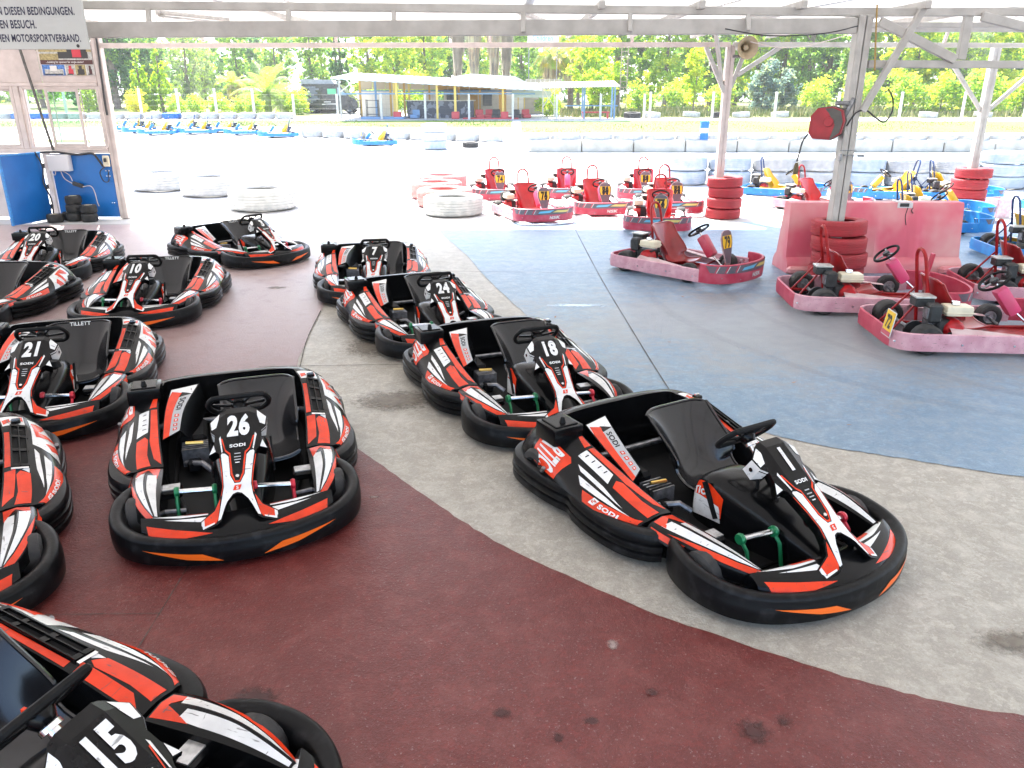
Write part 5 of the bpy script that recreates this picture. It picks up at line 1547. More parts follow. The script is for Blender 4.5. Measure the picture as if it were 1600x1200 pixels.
# white tyre wall on the right
GW = 'white tyre wall behind the rental karts'
x = 4.6; i = 0
while x < 17:
    y = 21.2 - .06 * (x - 4.6) - max(0, x - 8) * .08
    n = 2 if x < 11.4 else 3
    m = TB if i == 0 or i % 3 == 1 else TW
    z = zg(y)
    for k in range(n):
        w_ = .36 if n == 2 else .30
        tyre(.55, w_, m, (x + tr.uniform(-.02, .02), y + tr.uniform(-.03, .03), z), f'white {["bottom", "middle", "top"][k] if n == 3 else ["bottom", "top"][k]} tyre of the {ordw(i)} stack from the left in the tyre wall', GW, (tr.uniform(-.015, .015), tr.uniform(-.015, .015)), tr.uniform(0, 6), .98, 5)
        z += w_ * .98
    x += 1.12; i += 1
# low concrete blocks with tyres lying on them, across the track
BLK_M = mat('concrete_block', (.46, .45, .41), .8, col2=(.36, .35, .30), scale=2.5)
for k in range(17):
    x = 1.7 + 2.02 * k; y = 31.8 + .012 * k
    mb = MB(); mb.box((1.98, .5, .46), (0, 0, .22), BLK_M, bev=.03)
    o = mb.build('concrete_block', loc=(x, y, zg(y))); o.rotation_euler = (0, 0, tr.uniform(-.02, .02))
    tag(o, f'{ordw(k)} low whitewashed concrete block from the left across the track', 'concrete block', 'concrete blocks along the track')
GT = 'white tyres lining the far side of the track'
for k in range(28):
    x = .9 + 1.235 * k; y = 32.25
    tyre(.60, .37, TW, (x, y, zg(y) + .30), f'{ordw(k)} white tyre from the left on top of the concrete blocks', GT, (tr.uniform(-.02, .02), 0), tr.uniform(0, 6), 1, 5)
for k in range(9):
    x = -9.9 + 1.12 * k; y = 40.5 - .32 * k
    tyre(.55, .34, TW, (x, y, zg(y)), f'{ordw(k)} white tyre from the left in the ground row before the concrete blocks', GT, rz=tr.uniform(0, 6), g=5)
for k in range(3):
    y = 33.2; tyre(.50, .34, TB if k != 1 else TW, (-3.15 + tr.uniform(-.02, .02), y, zg(y) + .33 * k), ['bluish white tyre at the foot of the lone stack on the track', 'middle white tyre of the lone stack on the track', 'top bluish white tyre of the lone stack on the track'][k], GT, rz=k)
tyre(.34, .21, RUB, (-1.75, 34.2, zg(34.2)), 'unpainted dark tyre lying alone beside the lone white stack', 'loose tyres', (.05, .0), .4)
# distant tyre rows beside the fence
for k in range(20):
    x = -36 + 1.16 * k; y = 50.6
    tyre(.55, .34, TBL if k in (5, 6, 13) else TW, (x, y, zg(y)), ('blue' if k in (5, 6, 13) else 'white') + f' painted tyre, {ordw(k)} from the left in the far row under the trees', 'tyres in the far row at the left', rz=k)
for k, x in enumerate((7.6, 8.9, 11.5, 13.2, 14.6, 17.2, 20.5, 26.5, 30.2)):
    y = 52.0 + (k % 3) * .4; tyre(.55, .34, TW if k % 3 else RUB, (x, y, zg(y)), f'{ordw(k)} old tyre from the left in the grass along the far fence', 'old tyres along the far fence', (.08, .0), k)
# kart tyres by the wall
GK = 'small black kart tyres by the blue panel'
SM = []
def small(x, y, z, lab, tilt=(0, 0)):
    mb_key = (.145, .155)
    if 'k' not in PROTO:
        m = MB(); m.lathe([(r_, h + .0775) for r_, h in tyre_prof(.145, .155, .07)] + [(.075, .03), (.075, .0)], RUB, 22)
        m.lathe([(.072, .14), (.05, .11), (.0001, .11)], CREAM, 14); m.lathe([(.075, .150), (.055, .150), (.052, .12)], CREAM, 14)
        PROTO['k'] = m.build('kart_tyre').data; o = [q for q in bpy.data.objects if q.data == PROTO['k']][0]
    else:
        o = bpy.data.objects.new('kart_tyre', PROTO['k']); C.objects.link(o)
    o.location = (x, y, z); o.rotation_euler = (tilt[0], tilt[1], x * 7); tag(o, lab, 'kart tyre', GK)
for k, l in enumerate(('bottom', 'middle', 'top')): small(-8.33 + .012 * k, 15.02, .157 * k, f'{l} kart tyre of the three high stack by the blue panel')
for k, l in enumerate(('bottom', 'top')): small(-8.0 + .01 * k, 14.92, .157 * k, f'{l} kart tyre of the two high stack by the blue panel')
small(-8.60, 14.82, 0, 'single kart tyre on the floor next to the blue door'); small(-8.47, 15.12, 0, 'single kart tyre half hidden between the door and the three high stack')
# pink water filled barrier
PKB = mat('barrier_faded_red', (.60, .10, .15), .55, col2=(.64, .36, .34), scale=1.5, detail=3, lo=.36, hi=.68, rvar=.1)
br = thing('road_barrier', 'faded pink plastic road barrier standing behind the red tyre stack', 'barrier', (4.82, 10.55, 0))
n = 40; vs = []
half = [(.30, 0), (.30, .10), (.26, .16), (.20, .20), (.155, .55), (.12, .88), (.10, .905)]
full = half + [(-a, z) for a, z in half[::-1]]
for i in range(n + 1):
    t = i / n; x = -1.14 + 2.28 * t
    tap = lambda z: 1.0 - .018 * (1 - z)
    rib = 0.0
    for c in (-.55, -.0, .55):
        if abs(x - c) < .05: rib = -.026
    for a, z in full:
        d = rib if .16 < z < .80 else 0
        vs.append((x * (1 + .02 * (1 - z / .9)), (a + math.copysign(d, a)) if abs(a) > .09 else a, z))
L = len(full)
b = MB(); b.add(vs, [(i * L + k, i * L + k + 1, (i + 1) * L + k + 1, (i + 1) * L + k) for i in range(n) for k in range(L - 1)] + [tuple(range(L)), tuple(n * L + k for k in range(L))[::-1]], PKB)
b.build('shell', br, 40)
b = MB()
b.box((.20, .12, .012), (.36, -.02, .91), mat('label_white', (.6, .6, .6), .5)); b.box((.20, .008, .07), (.36, -.122, .872), mat('label_white', (.6, .6, .6), .5)); b.box((.12, .006, .045), (.35, -.128, .876), DARK)
b.build('label', br)
b = MB()
for dx, l in ((.40, .22), (.47, .07)): b.tube(spline([(dx, -.125, .84), (dx - .02, -.135, .84 - l * .5), (dx, -.15, .84 - l)], 8), .006, DARK, 5)
b.build('drip_line', br)
b = MB(); b.box((.30, .12, .10), (-1.02, -.34, .05), PKB, bev=.03); b.box((.30, .12, .10), (1.0, -.34, .05), PKB, bev=.03); b.build('foot', br)
# marker drum and tub
md = thing('marker_drum', 'small blue and white marker drum standing on the tyre line', 'marker', (7.47, 31.75, zg(31.8) + .46))
b = MB(); b.lathe([(.0001, .0), (.17, 0), (.17, .24)], TBL, 16); b.lathe([(.17, .24), (.165, .25), (.165, .42), (.17, .43)], TW, 16); b.lathe([(.17, .43), (.17, .66), (.16, .68), (.0001, .68)], TBL, 16); b.build('drum', md)
tb_ = thing('plastic_tub', 'small pale pink tub between the blue karts at the right', 'tub', (9.55, 15.55, 0), .3)
b = MB(); b.prism([(-.16, -.14), (.16, -.14), (.16, .14), (-.16, .14)], .0, .02, PALE)
for (x, y, sx, sy) in ((0, -.15, .34, .02), (0, .15, .34, .02), (-.17, 0, .02, .28), (.17, 0, .02, .28)): b.box((sx, sy, .36), (x, y, .18), mat('tub_pale', (.66, .55, .58), .5, col2=(.6, .35, .4), scale=20))
b.build('walls', tb_); b = MB(); b.box((.31, .27, .02), (0, 0, .33), mat('tub_red', (.55, .05, .06), .5)); b.build('lining', tb_)
# far blue karts on the track
FK = [(-20.6, 44.3), (-19.5, 43.1), (-18.1, 41.8), (-17.6, 44.0), (-16.3, 42.4), (-15.3, 43.5), (-13.7, 41.8), (-11.5, 40.2)]
for i, (x, y) in enumerate(FK):
    place(bluF if i == 0 else dup(bluF), x, y, 246 + tr.uniform(-6, 6), f'blue kart with yellow seat, {ordw([0, 1, 2, 3, 4, 5, 6, 7][i])} from the left on the far track', 'go-kart', GF, zg(y) + .01)
place(dup(bluF), -5.95, 35.3, 250, 'blue kart with yellow seat standing alone on the far track', 'go-kart', GF, zg(35.3))
for k in [o for o in bpy.data.objects if o.parent is None and o.get('group') == GF] + [o for o in bpy.data.objects if o.parent is None and o.get('group') == GB]:
    pass
# ---------------------------------------------------------------- fence, van, pavilion
CPOST = mat('concrete_post_white', (.58, .57, .54), .8, col2=(.48, .47, .44), scale=4)
WIRE = mat('fence_wire', (.16, .17, .16), .6, metal=.3)
def fence(x0, x1, y, step, h, label):
    f = thing('wire_fence', label, 'fence', (0, y, 0))
    n = int((x1 - x0) / step)
    pm = None
    for i in range(n + 1):
        x = x0 + step * i
        if pm is None:
            mb = MB(); mb.box((.13, .13, h), (0, 0, h / 2), CPOST, bev=.015); o = mb.build('fence_post', f); pm = o.data
        else:
            o = bpy.data.objects.new('fence_post', pm); C.objects.link(o); o.parent = f
        o.location = (x, 0, zg(y))
    mb = MB(); z = zg(y)
    for k in range(6):
        mb.tube([(x0, 0, z + .08 + (h - .12) * k / 5), (x1, 0, z + .08 + (h - .12) * k / 5)], .0025, WIRE, 3, cap=False)
    m_ = int((x1 - x0) / .4)
    for k in range(m_):
        mb.box((.004, .004, h - .12), (x0 + .4 * k, 0, z + .02 + h / 2), WIRE)
    o = mb.build('wire_mesh', f, None); o['kind'] = 'stuff'
    return f
fence(-42, -14, 51.6, 2.35, 1.75, 'wire fence on white posts under the trees at the left')
fence(-13.2, 8, 49.9, 2.65, 1.45, 'wire fence on white posts in front of the pavilion')
fence(8.6, 60, 51.4, 3.9, 1.55, 'wire fence on white posts along the meadow at the right')

VBLK = mat('van_paint_black', (.02, .021, .024), .25, var=.2, scale=2, coat=.4)
VGL = mat('van_window', (.03, .04, .045), .08)
van = thing('black_van', 'black high roofed van with pale lettering parked by the pavilion', 'van', (-13.0, 60, zg(60)))
prof = [(-2.0, .25), (1.72, .25), (1.95, .35), (1.98, .72), (1.78, .98), (1.42, 1.12), (.78, 1.86), (.50, 1.98), (-1.92, 1.98), (-2.0, 1.85)]
b = MB(); b.prism(prof, -.85, .85, VBLK, Matrix.Rotation(R(90), 4, 'X')); b.build('body', van, 30)
b = MB()
b.prism([(.56, 1.22), (1.22, 1.22), (.76, 1.74), (.56, 1.74)], .0, .012, mat('van_glass', (.25, .33, .36), .1), Matrix.Translation((0, -.851, 0)) @ Matrix.Rotation(R(90), 4, 'X'))
b.build('side_window', van)
b = MB(); b.box((.62, .012, .36), (.16, -.857, 1.48), mat('van_green_panel', (.10, .42, .22), .4)); b.build('side_panel', van)
b = MB()
for k in range(9): b.box((.45 + .25 * (k % 3), .012, .12), (-1.45 + .12 * (k % 4), -.857, .75 + .125 * k), mat('van_print_grey', (.13, .14, .17), .4))
for x, z, w in ((-.2, .78, .5), (.1, .64, .9), (-.35, .62, .5)): b.box((w, .012, .06), (x, -.858, z), PW)
b.build('print', van)
for x in (-1.3, 1.32):
    for y in (-.75, .75):
        o = MB().lathe(tyre_prof(.33, .22, .19), RUB, 18, Matrix.Rotation(R(90), 4, 'X')).build('wheel', van, loc=(x, y, .33))
        MB().lathe([(.19, .09), (.10, .06), (.0001, .06)], ALU, 14, Matrix.Rotation(R(90), 4, 'X')).build('rim', o)
b = MB(); b.box((.10, .10, .18), (1.88, -.70, .82), PW, bev=.02); b.box((.10, .10, .18), (1.88, .70, .82), PW, bev=.02); b.build('headlight', van)
st = thing('white_container', 'white box shelter standing round the back of the black van', 'container', (-13.9, 61.4, zg(61)))
b = MB(); b.prism([(-1.55, 0), (1.15, 0), (1.15, 1.55), (.70, 2.28), (-1.55, 2.33)], -1.0, .3, WHT, Matrix.Rotation(R(90), 4, 'X')); b.build('shell', st, 30)
b = MB()
for x in (-1.5, 1.1): b.box((.08, .08, 2.2), (x, -.42, 1.1), WHT)
b.build('frame', st)

PVB = mat('pavilion_blue', (.14, .27, .46), .6); PVY = mat('pavilion_yellow', (.66, .48, .12), .6); PVR = mat('pavilion_red', (.50, .05, .06), .6); PVW = mat('pavilion_white', (.66, .61, .52), .7, col2=(.58, .53, .45), scale=1.5); PVBE = mat('pavilion_beige', (.46, .38, .26), .7, col2=(.40, .33, .23), scale=1.2); PVO = mat('pavilion_ochre', (.50, .28, .05), .6); PVG = mat('pavilion_grey_green', (.42, .47, .42), .6)
TIN = mat('tin_roof', (.50, .55, .62), .4, metal=.2, var=.1, scale=2); MUR = mat('mural_dark', (.035, .045, .07), .5, col2=(.20, .22, .27), scale=3.0, lo=.52, hi=.56)
pv = thing('pavilion', 'long open track side pavilion with a sloping pale blue tin roof and yellow posts', 'pavilion', (0, 50.6, zg(50.6)))
zb = zg(50.6)
def pbox(name, x0, x1, y0, y1, z0, z1, m, parent=pv):
    b = MB(); b.box((x1 - x0, y1 - y0, z1 - z0), ((x0 + x1) / 2, (y0 + y1) / 2, (z0 + z1) / 2 - zb), m); return b.build(name, parent, None)
def rz_(x): return 3.33 - (x + 10.7) / 12.2 * .63
b = MB(); n = 60; vs = []
for i in range(n + 1):
    x = -10.8 + 12.6 * i / n; z = rz_(x) - zb + (.03 if i % 2 else 0)
    vs += [(x, -.9, z), (x, 6.0, z + .45), (x, -.9, z - .10), (x, 6, z + .35)]
b.add(vs, [(4 * i, 4 * i + 4, 4 * i + 5, 4 * i + 1) for i in range(n)] + [(4 * i + 2, 4 * i + 3, 4 * i + 7, 4 * i + 6) for i in range(n)] + [(4 * i, 4 * i + 2, 4 * i + 6, 4 * i + 4) for i in range(n)], TIN)
b.build('roof', pv, None)
for x, m, y in ((-9.25, PVO, 0), (-7.7, PVO, 2.0), (-7.25, PVY, 0.4), (-6.95, PVO, 3), (-6.55, PVY, 2.2), (-5.35, PVO, 3.2), (-4.55, PVY, -.3), (-3.4, PVO, 2.4), (-2.05, PVO, 2.4), (-.55, PVY, -.3), (-9.0, PVB, 4.2)):
    b = MB(); b.box((.12, .12, rz_(x) - zb + .06 * y), (x, y, (rz_(x) - zb + .06 * y) / 2), m); b.build('post', pv, None)
for x in (-7.0, -3.45, -.45):
    b = MB(); b.box((.46, .46, .42), (x, -.3, .21), PVR, bev=.03); b.build('post_base', pv)
b = MB(); b.box((.14, .14, rz_(-7) - zb), (-7.0, -.3, (rz_(-7) - zb) / 2), PVY); b.build('post', pv, None)
b = MB(); b.box((.14, .14, rz_(-3.45) - zb), (-3.45, -.3, (rz_(-3.45) - zb) / 2), PVY); b.build('post', pv, None)
b = MB(); b.box((.09, .09, 2.25), (-10.35, -.7, 1.12), WHT); b.build('post', pv, None)
b = MB(); d = Vector((.8, 0, .9)); b.tube([(-10.3, -.7, 1.55), (-9.4, -.7, 2.2)], .04, PVW, 6); b.build('brace', pv)
for k in range(6):                                          # beige boards under the roof at the back
    x0 = -10.2 + k * .85; pbox('back_board', x0, x0 + .82, 5.3, 5.4, 2.72, 3.45, PVBE)
for k in range(5): pbox('ochre_board', -5.0 + k * .72, -4.32 + k * .72, 5.2, 5.28, 2.6, 3.1, PVO)
pbox('tie_beam', -10.3, 1.4, 5.05, 5.15, 2.58, 2.68, PVB); pbox('tie_beam', -10.3, 1.4, -.2, -.1, 2.40, 2.47, PVB)
pbox('wall', -10.3, -7.9, 5.0, 5.2, zb, 2.6, PVW); pbox('wall', -5.9, -5.0, 4.9, 5.1, zb, 2.6, PVW)
pbox('counter_wall', -6.6, -2.4, 1.2, 1.5, zb, 2.02, MUR); pbox('counter_top', -6.7, -2.3, 1.1, 1.6, 2.02, 2.07, PVW)
pbox('wall', -4.6, -.9, 5.2, 5.4, zb, 2.75, PVW); pbox('door', -3.0, -2.3, 5.12, 5.18, zb, 2.5, PVO); pbox('window', -1.95, -1.35, 5.12, 5.18, 1.7, 2.45, VGL)
pbox('window', -4.4, -3.6, 5.12, 5.18, 1.7, 2.45, VGL); pbox('side_panel', .0, 2.4, .2, .28, 2.22, 2.62, PVG); pbox('platform', -9.2, -6.6, -.6, 1.2, zb, zb + .12, PVB); pbox('platform', -3.0, .4, -.6, 2.5, zb, zb + .06, PVR)
for x in (.35, .75): pbox('post', x, x + .07, 1.5, 1.57, zb, 2.7, PVY)
# things standing under the pavilion
def crate_seat(x, y, m, label, cat='seat', s=.5):
    t = thing('track_seat', label, cat, (x, y, zg(y)), tr.uniform(-.4, .4), 'seats and gear under the pavilion')
    b = MB(); b.box((s, s * .9, s * .45), (0, 0, s * .25), m, bev=.04); b.build('seat', t)
    b = MB(); b.box((s, s * .18, s * .8), (0, s * .4, s * .65), m, bev=.04); b.build('backrest', t)
    return t
for x, y, m, l in ((-2.0, 51.2, PVR, 'red seat beside the middle yellow post of the pavilion'), (-1.45, 51.4, PVR, 'red seat between the two right hand yellow posts'), (.3, 51.2, DARK, 'dark seat right of the last yellow post'), (.9, 51.5, PVR, 'red seat farthest right under the pavilion'), (-1.0, 51.2, DARK, 'dark seat in front of the pavilion wall'), (-6.0, 50.8, PVB, 'blue seat in front of the dark counter')):
    crate_seat(x, y, m, l)
for x, y, l in ((-9.6, 50.6, 'black metal rack beside the van end of the pavilion'), (-8.6, 50.9, 'dark metal rack under the left part of the pavilion roof')):
    t = thing('metal_rack', l, 'rack', (x, y, zg(y)), 0, 'metal racks under the pavilion')
    b = MB()
    for dx in (-.35, .35):
        for dy in (-.2, .2): b.box((.04, .04, 1.1), (dx, dy, .55), DARK)
    b.build('frame', t)
    for z in (.25, .65, 1.05):
        b = MB(); b.box((.74, .44, .03), (0, 0, z), DARK); b.build('shelf', t)
hut = thing('white_hut', 'low white building with a shallow roof behind the pavilion', 'building', (-1.8, 59, zg(59)))
b = MB(); b.box((5.2, 3, 2.0), (0, 0, 1.0), PVW); b.build('wall', hut); b = MB(); b.prism([(-3.0, 2.0), (3.0, 2.0), (2.0, 2.45), (-1.0, 2.62), (-2.2, 2.45)], -1.8, 1.8, PVW, Matrix.Rotation(R(90), 4, 'X')); b.build('roof', hut, 30)
b = MB(); b.box((.8, .05, .9), (-1.2, -1.52, 1.2), VGL); b.build('window', hut); b = MB(); b.box((.8, .05, 1.7), (1.0, -1.52, .85), PVO); b.build('door', hut)
sd2 = thing('beige_shed', 'small beige boarded shed roof showing above the right end of the pavilion', 'shed', (2.0, 60, zg(60)))
b = MB(); b.box((2.6, 2.2, 1.5), (0, 0, .75), PVBE); b.build('wall', sd2); b = MB(); b.prism([(-1.6, 1.5), (1.6, 1.5), (1.5, 2.3), (-1.0, 2.3)], -1.2, 1.2, PVBE, Matrix.Rotation(R(90), 4, 'X')); b.build('roof', sd2, 30)
for k in range(8): b = MB(); b.box((.04, .05, .8), (-1.0 + k * .33, -1.22, 1.9), PVW); b.build('batten', sd2, None)
cn = thing('white_canopy', 'white corrugated canopy on blue posts right of the pavilion', 'canopy', (4.1, 50.8, zg(50.8)))
b = MB(); n = 56; vs = []
for i in range(n + 1):
    x = -2.35 + 4.7 * i / n; z = 1.93 + .02 * x + (.03 if i % 2 else 0)
    vs += [(x, -1.1, z - .09), (x, 1.6, z + .22), (x, -1.1, z - .16)]
b.add(vs, [(3 * i, 3 * i + 3, 3 * i + 4, 3 * i + 1) for i in range(n)] + [(3 * i, 3 * i + 2, 3 * i + 5, 3 * i + 3) for i in range(n)], PVW); b.build('roof_sheet', cn, None)
for x, y in ((.35, 0), (2.2, 0), (.35, 1.4), (2.2, 1.4)):
    b = MB(); b.box((.10, .10, 1.95), (x, y, .97), PVB); b.build('post', cn, None)
for x in (-2.2, -1.5):
    b = MB(); b.box((.06, .06, 1.9), (x, 0, .95), PVW); b.build('post', cn, None)
b = MB(); b.tube([(-2.2, 0, .7), (-1.5, 0, 1.7)], .03, PVW, 5); b.tube([(-1.5, 0, .7), (-2.2, 0, 1.7)], .03, PVW, 5); b.build('cross_brace', cn)
b = MB(); b.box((3.2, .06, .06), (.8, .05, .75), PVB); b.build('rail', cn)
tb = thing('red_bench', 'low red bench under the white canopy', 'bench', (5.2, 51.2, zg(51.2)))
b = MB(); b.box((1.7, .4, .08), (0, 0, .36), PVR, bev=.01); b.build('seat', tb)
for x in (-.75, .75): b = MB(); b.box((.08, .36, .34), (x, 0, .16), PVR); b.build('leg', tb)
tw = thing('lattice_mast', 'brown lattice mast standing among the trees right of the canopy', 'mast', (7.5, 56, zg(56)))
b = MB(); MST = mat('mast_rust', (.30, .22, .17), .7)
for x in (-.22, .22): b.box((.05, .05, 4.6), (x, 0, 2.3), MST)
b.build('upright', tw)
for k in range(12): b = MB(); b.box((.44, .04, .04), (0, 0, .3 + k * .37), MST); b.build('rung', tw, None)
bs = thing('banner_sign', 'pale blue lettered banner just above the roof edge beyond the pavilion', 'sign', (2.2, 60, 6.15))
b = MB(); b.box((2.2, .05, .55), (0, 0, 0), PVW); b.build('board', bs)
b = MB(); p, f, w = text2d('Children', .02); b.add([(-.75 + a * .5 * .8, -.028, -.16 + c * .5) for a, c in p], f, CYAN); b.build('lettering', bs, sharp=None)
for x in (-1.0, 1.0): b = MB(); b.box((.06, .06, 5.0), (x, .04, -2.5), STEEL); b.build('post', bs, None)

# ---------------------------------------------------------------- trees
def leafm(n, c, c2):
    m = mat(n, c, .6, col2=c2, scale=1.1)
    nt = m.node_tree; b = nt.nodes['Principled BSDF']
    # leaves let some light through
    t = nt.nodes.new('ShaderNodeBsdfTranslucent'); mx = nt.nodes.new('ShaderNodeMixShader'); mx.inputs[0].default_value = .6
    src = b.inputs['Base Color'].links[0].from_socket
    hs_ = nt.nodes.new('ShaderNodeHueSaturation'); hs_.inputs['Value'].default_value = 1.85; hs_.inputs['Saturation'].default_value = 1.1
    nt.links.new(src, hs_.inputs['Color']); nt.links.new(hs_.outputs[0], t.inputs[0])
    out = nt.nodes['Material Output']
    nt.links.new(b.outputs[0], mx.inputs[1]); nt.links.new(t.outputs[0], mx.inputs[2]); nt.links.new(mx.outputs[0], out.inputs[0])
    return m
L_MID = leafm('leaf_mid_green', (0.111, 0.208, 0.043), (0.208, 0.316, 0.068)); L_LIT = leafm('leaf_light_green', (0.208, 0.329, 0.054), (0.316, 0.413, 0.073)); L_YEL = leafm('leaf_yellow_green', (0.316, 0.400, 0.049), (0.486, 0.486, 0.073))
L_DRK = leafm('leaf_dark_green', (0.054, 0.116, 0.049), (0.097, 0.181, 0.068)); L_GRY = leafm('leaf_grey_green', (0.126, 0.162, 0.100), (0.198, 0.234, 0.126)); L_BLU = leafm('leaf_blue_green', (0.090, 0.144, 0.126), (0.144, 0.198, 0.172)); L_THU = leafm('leaf_bright_conifer', (0.154, 0.270, 0.022), (0.270, 0.342, 0.026)); L_YEB = leafm('leaf_yellow_bush', (0.396, 0.360, 0.054), (0.500, 0.450, 0.090))
L_PAL = leafm('leaf_palm', (0.134, 0.198, 0.054), (0.234, 0.288, 0.082)); L_DEAD = leafm('leaf_dead_palm', (0.468, 0.360, 0.252), (0.500, 0.500, 0.378)); L_DEADG = leafm('leaf_dead_grey', (0.270, 0.244, 0.208), (0.396, 0.360, 0.306)); L_PY = leafm('leaf_palm_yellow', (0.396, 0.324, 0.054), (0.500, 0.432, 0.090))
BARK = mat('bark', (.13, .095, .07), .9, col2=(.20, .155, .12), scale=5); BARKG = mat('bark_grey', (.22, .20, .17), .9, col2=(.14, .12, .10), scale=5)
def leaf(vs, fs, p, s, r_, droop=0.0, asp=.55):
    a = r_.uniform(0, 6.283); el = r_.uniform(-.9, .9) - droop
    d = Vector((math.cos(a) * math.cos(el), math.sin(a) * math.cos(el), math.sin(el)))
    q = d.cross(Vector((r_.uniform(-1, 1), r_.uniform(-1, 1), r_.uniform(-1, 1)))).normalized() * s * asp
    o = len(vs)
    vs += [p - d * s * .5, p + q * .5, p + d * s * .6, p - q * .5]
    fs.append((o, o + 1, o + 2, o + 3))
def crown_mesh(name, blobs, n, s, mats, seed, droop=0.0, asp=.55, shell=.45, smin=.5):
    r_ = random.Random(seed); per = [([], []) for _ in mats]
    wts = [b[3] * b[4] * b[5] for b in blobs]; tot = sum(wts)
    for bl, wgt in zip(blobs, wts):
        m_ = int(n * wgt / tot)
        # small clumps within each mass, so that gaps and tufts read
        cl = []
        for _ in range(max(4, m_ // 26)):
            while True:
                v = Vector((r_.gauss(0, 1), r_.gauss(0, 1), r_.gauss(0, 1)))
                if v.length > .01: break
            v = v.normalized() * (shell + (1 - shell) * r_.random() ** .6)
            cl.append((Vector((bl[0] + v.x * bl[3], bl[1] + v.y * bl[4], bl[2] + v.z * bl[5])), r_.randrange(len(mats))))
        for _ in range(m_):
            c, mi_ = cl[r_.randrange(len(cl))]
            p = c + Vector((r_.gauss(0, .30), r_.gauss(0, .30), r_.gauss(0, .26))) * max(smin, min(bl[3:]) * .42)
            vs, fs = per[mi_ if r_.random() < .8 else r_.randrange(len(mats))]
            leaf(vs, fs, p, s * r_.uniform(.7, 1.35), r_, droop, asp)
    mb = MB()
    for (vs, fs), m in zip(per, mats): mb.add(vs, fs, m)
    return mb
def trunk_mesh(h, r0, r_, limbs, m=BARK):
    mb = MB(); pts = [(0, 0, -.2)]; x = y = 0
    for k in range(1, 6):
        x += r_.uniform(-.12, .12) * h * .15; y += r_.uniform(-.12, .12) * h * .15; pts.append((x, y, h * k / 5))
    mb.tube(pts, [r0 * 1.25, r0, r0 * .85, r0 * .7, r0 * .5, r0 * .25], m, 8)
    for bl in limbs:
        z0 = h * r_.uniform(.3, .6)
        mb.tube([(pts[2][0], pts[2][1], z0), (bl[0] * .5, bl[1] * .5, (z0 + bl[2]) / 2 + .2), (bl[0], bl[1], bl[2])], [r0 * .45, r0 * .3, r0 * .1], m, 6)
    return mb
KINDS = {}
def tree_kind(key, blobs, n, s, mats, seed, trunk_h, r0, droop=0, asp=.55, bark=BARK, shell=.45, smin=.5):
    r_ = random.Random(seed)
    KINDS[key] = (trunk_mesh(trunk_h, r0, r_, [b for b in blobs if b[3] > .5][:7], bark), crown_mesh('crown', blobs, n, s, mats, seed, droop, asp, shell, smin))
def broad_blobs(seed, h, w, n=9, low=.35):
    r_ = random.Random(seed); out = []
    for k in range(n):
        t = low + (1 - low) * (k + .5) / n; a = k * 2.4 + r_.uniform(-.4, .4)
        rad = w * (1 - abs(t - .6) * 1.1) * r_.uniform(.35, .6)
        out.append((math.cos(a) * rad, math.sin(a) * rad, h * t, w * r_.uniform(.33, .5), w * r_.uniform(.33, .5), w * r_.uniform(.28, .42)))
    return out
tree_kind('poplar', broad_blobs(1, 13, 3.0, 12, .10), 9500, .30, [L_MID, L_LIT, L_MID], 1, 11, .22)
tree_kind('poplar2', broad_blobs(2, 12, 3.3, 12, .12), 9500, .30, [L_LIT, L_YEL, L_LIT], 2, 10, .2)
tree_kind('poplar3', broad_blobs(3, 13, 3.4, 12, .08), 9500, .30, [L_MID, L_GRY, L_LIT], 3, 11, .22)
tree_kind('dense', broad_blobs(4, 11, 3.6, 11, .06), 9500, .30, [L_DRK, L_MID, L_DRK], 4, 9, .25)
tree_kind('olive', broad_blobs(5, 10, 3.4, 11, .10), 9500, .26, [L_GRY, L_GRY, L_LIT], 5, 8, .2, droop=.6, asp=.3)
tree_kind('autumn', broad_blobs(6, 9.5, 3.6, 11, .18), 9500, .30, [L_YEL, L_LIT, L_YEL, L_MID], 6, 8, .2)
tree_kind('round', broad_blobs(7, 4.6, 2.2, 9, .22), 3600, .24, [L_YEL, L_LIT, L_THU], 7, 3.4, .14)
tree_kind('young', broad_blobs(8, 4.4, 1.0, 8, .22), 1200, .26, [L_YEL, L_THU], 8, 4, .06)
tree_kind('bluebush', broad_blobs(9, 3.6, 1.7, 8, .1), 2200, .26, [L_BLU, L_GRY, L_BLU], 9, 2.6, .08)
tree_kind('bush', broad_blobs(10, 1.6, 1.2, 7, .2), 1500, .18, [L_LIT, L_YEL, L_MID], 10, 1.0, .04)
tree_kind('yellowbush', broad_blobs(12, 2.2, 1.5, 8, .15), 2200, .17, [L_YEB, L_YEL, L_YEB], 12, 1.4, .05)
def cone_blobs(h, w, n=11): return [(0, 0, .3 + (h - .3) * (k + .5) / n, w * (1 - (k / n) ** 1.5) * .9 + .05, w * (1 - (k / n) ** 1.5) * .9 + .05, h / n * .9) for k in range(n)]
tree_kind('thuja', cone_blobs(4.5, .80), 5200, .17, [L_THU, L_THU, L_THU, L_LIT], 13, 4, .1, droop=-.8, asp=.35, shell=.8, smin=.16)
tree_kind('cypress', cone_blobs(9, .62), 4200, .22, [L_DRK, L_DRK, L_MID], 14, 8, .12, droop=-.9, asp=.35, shell=.7, smin=.2)
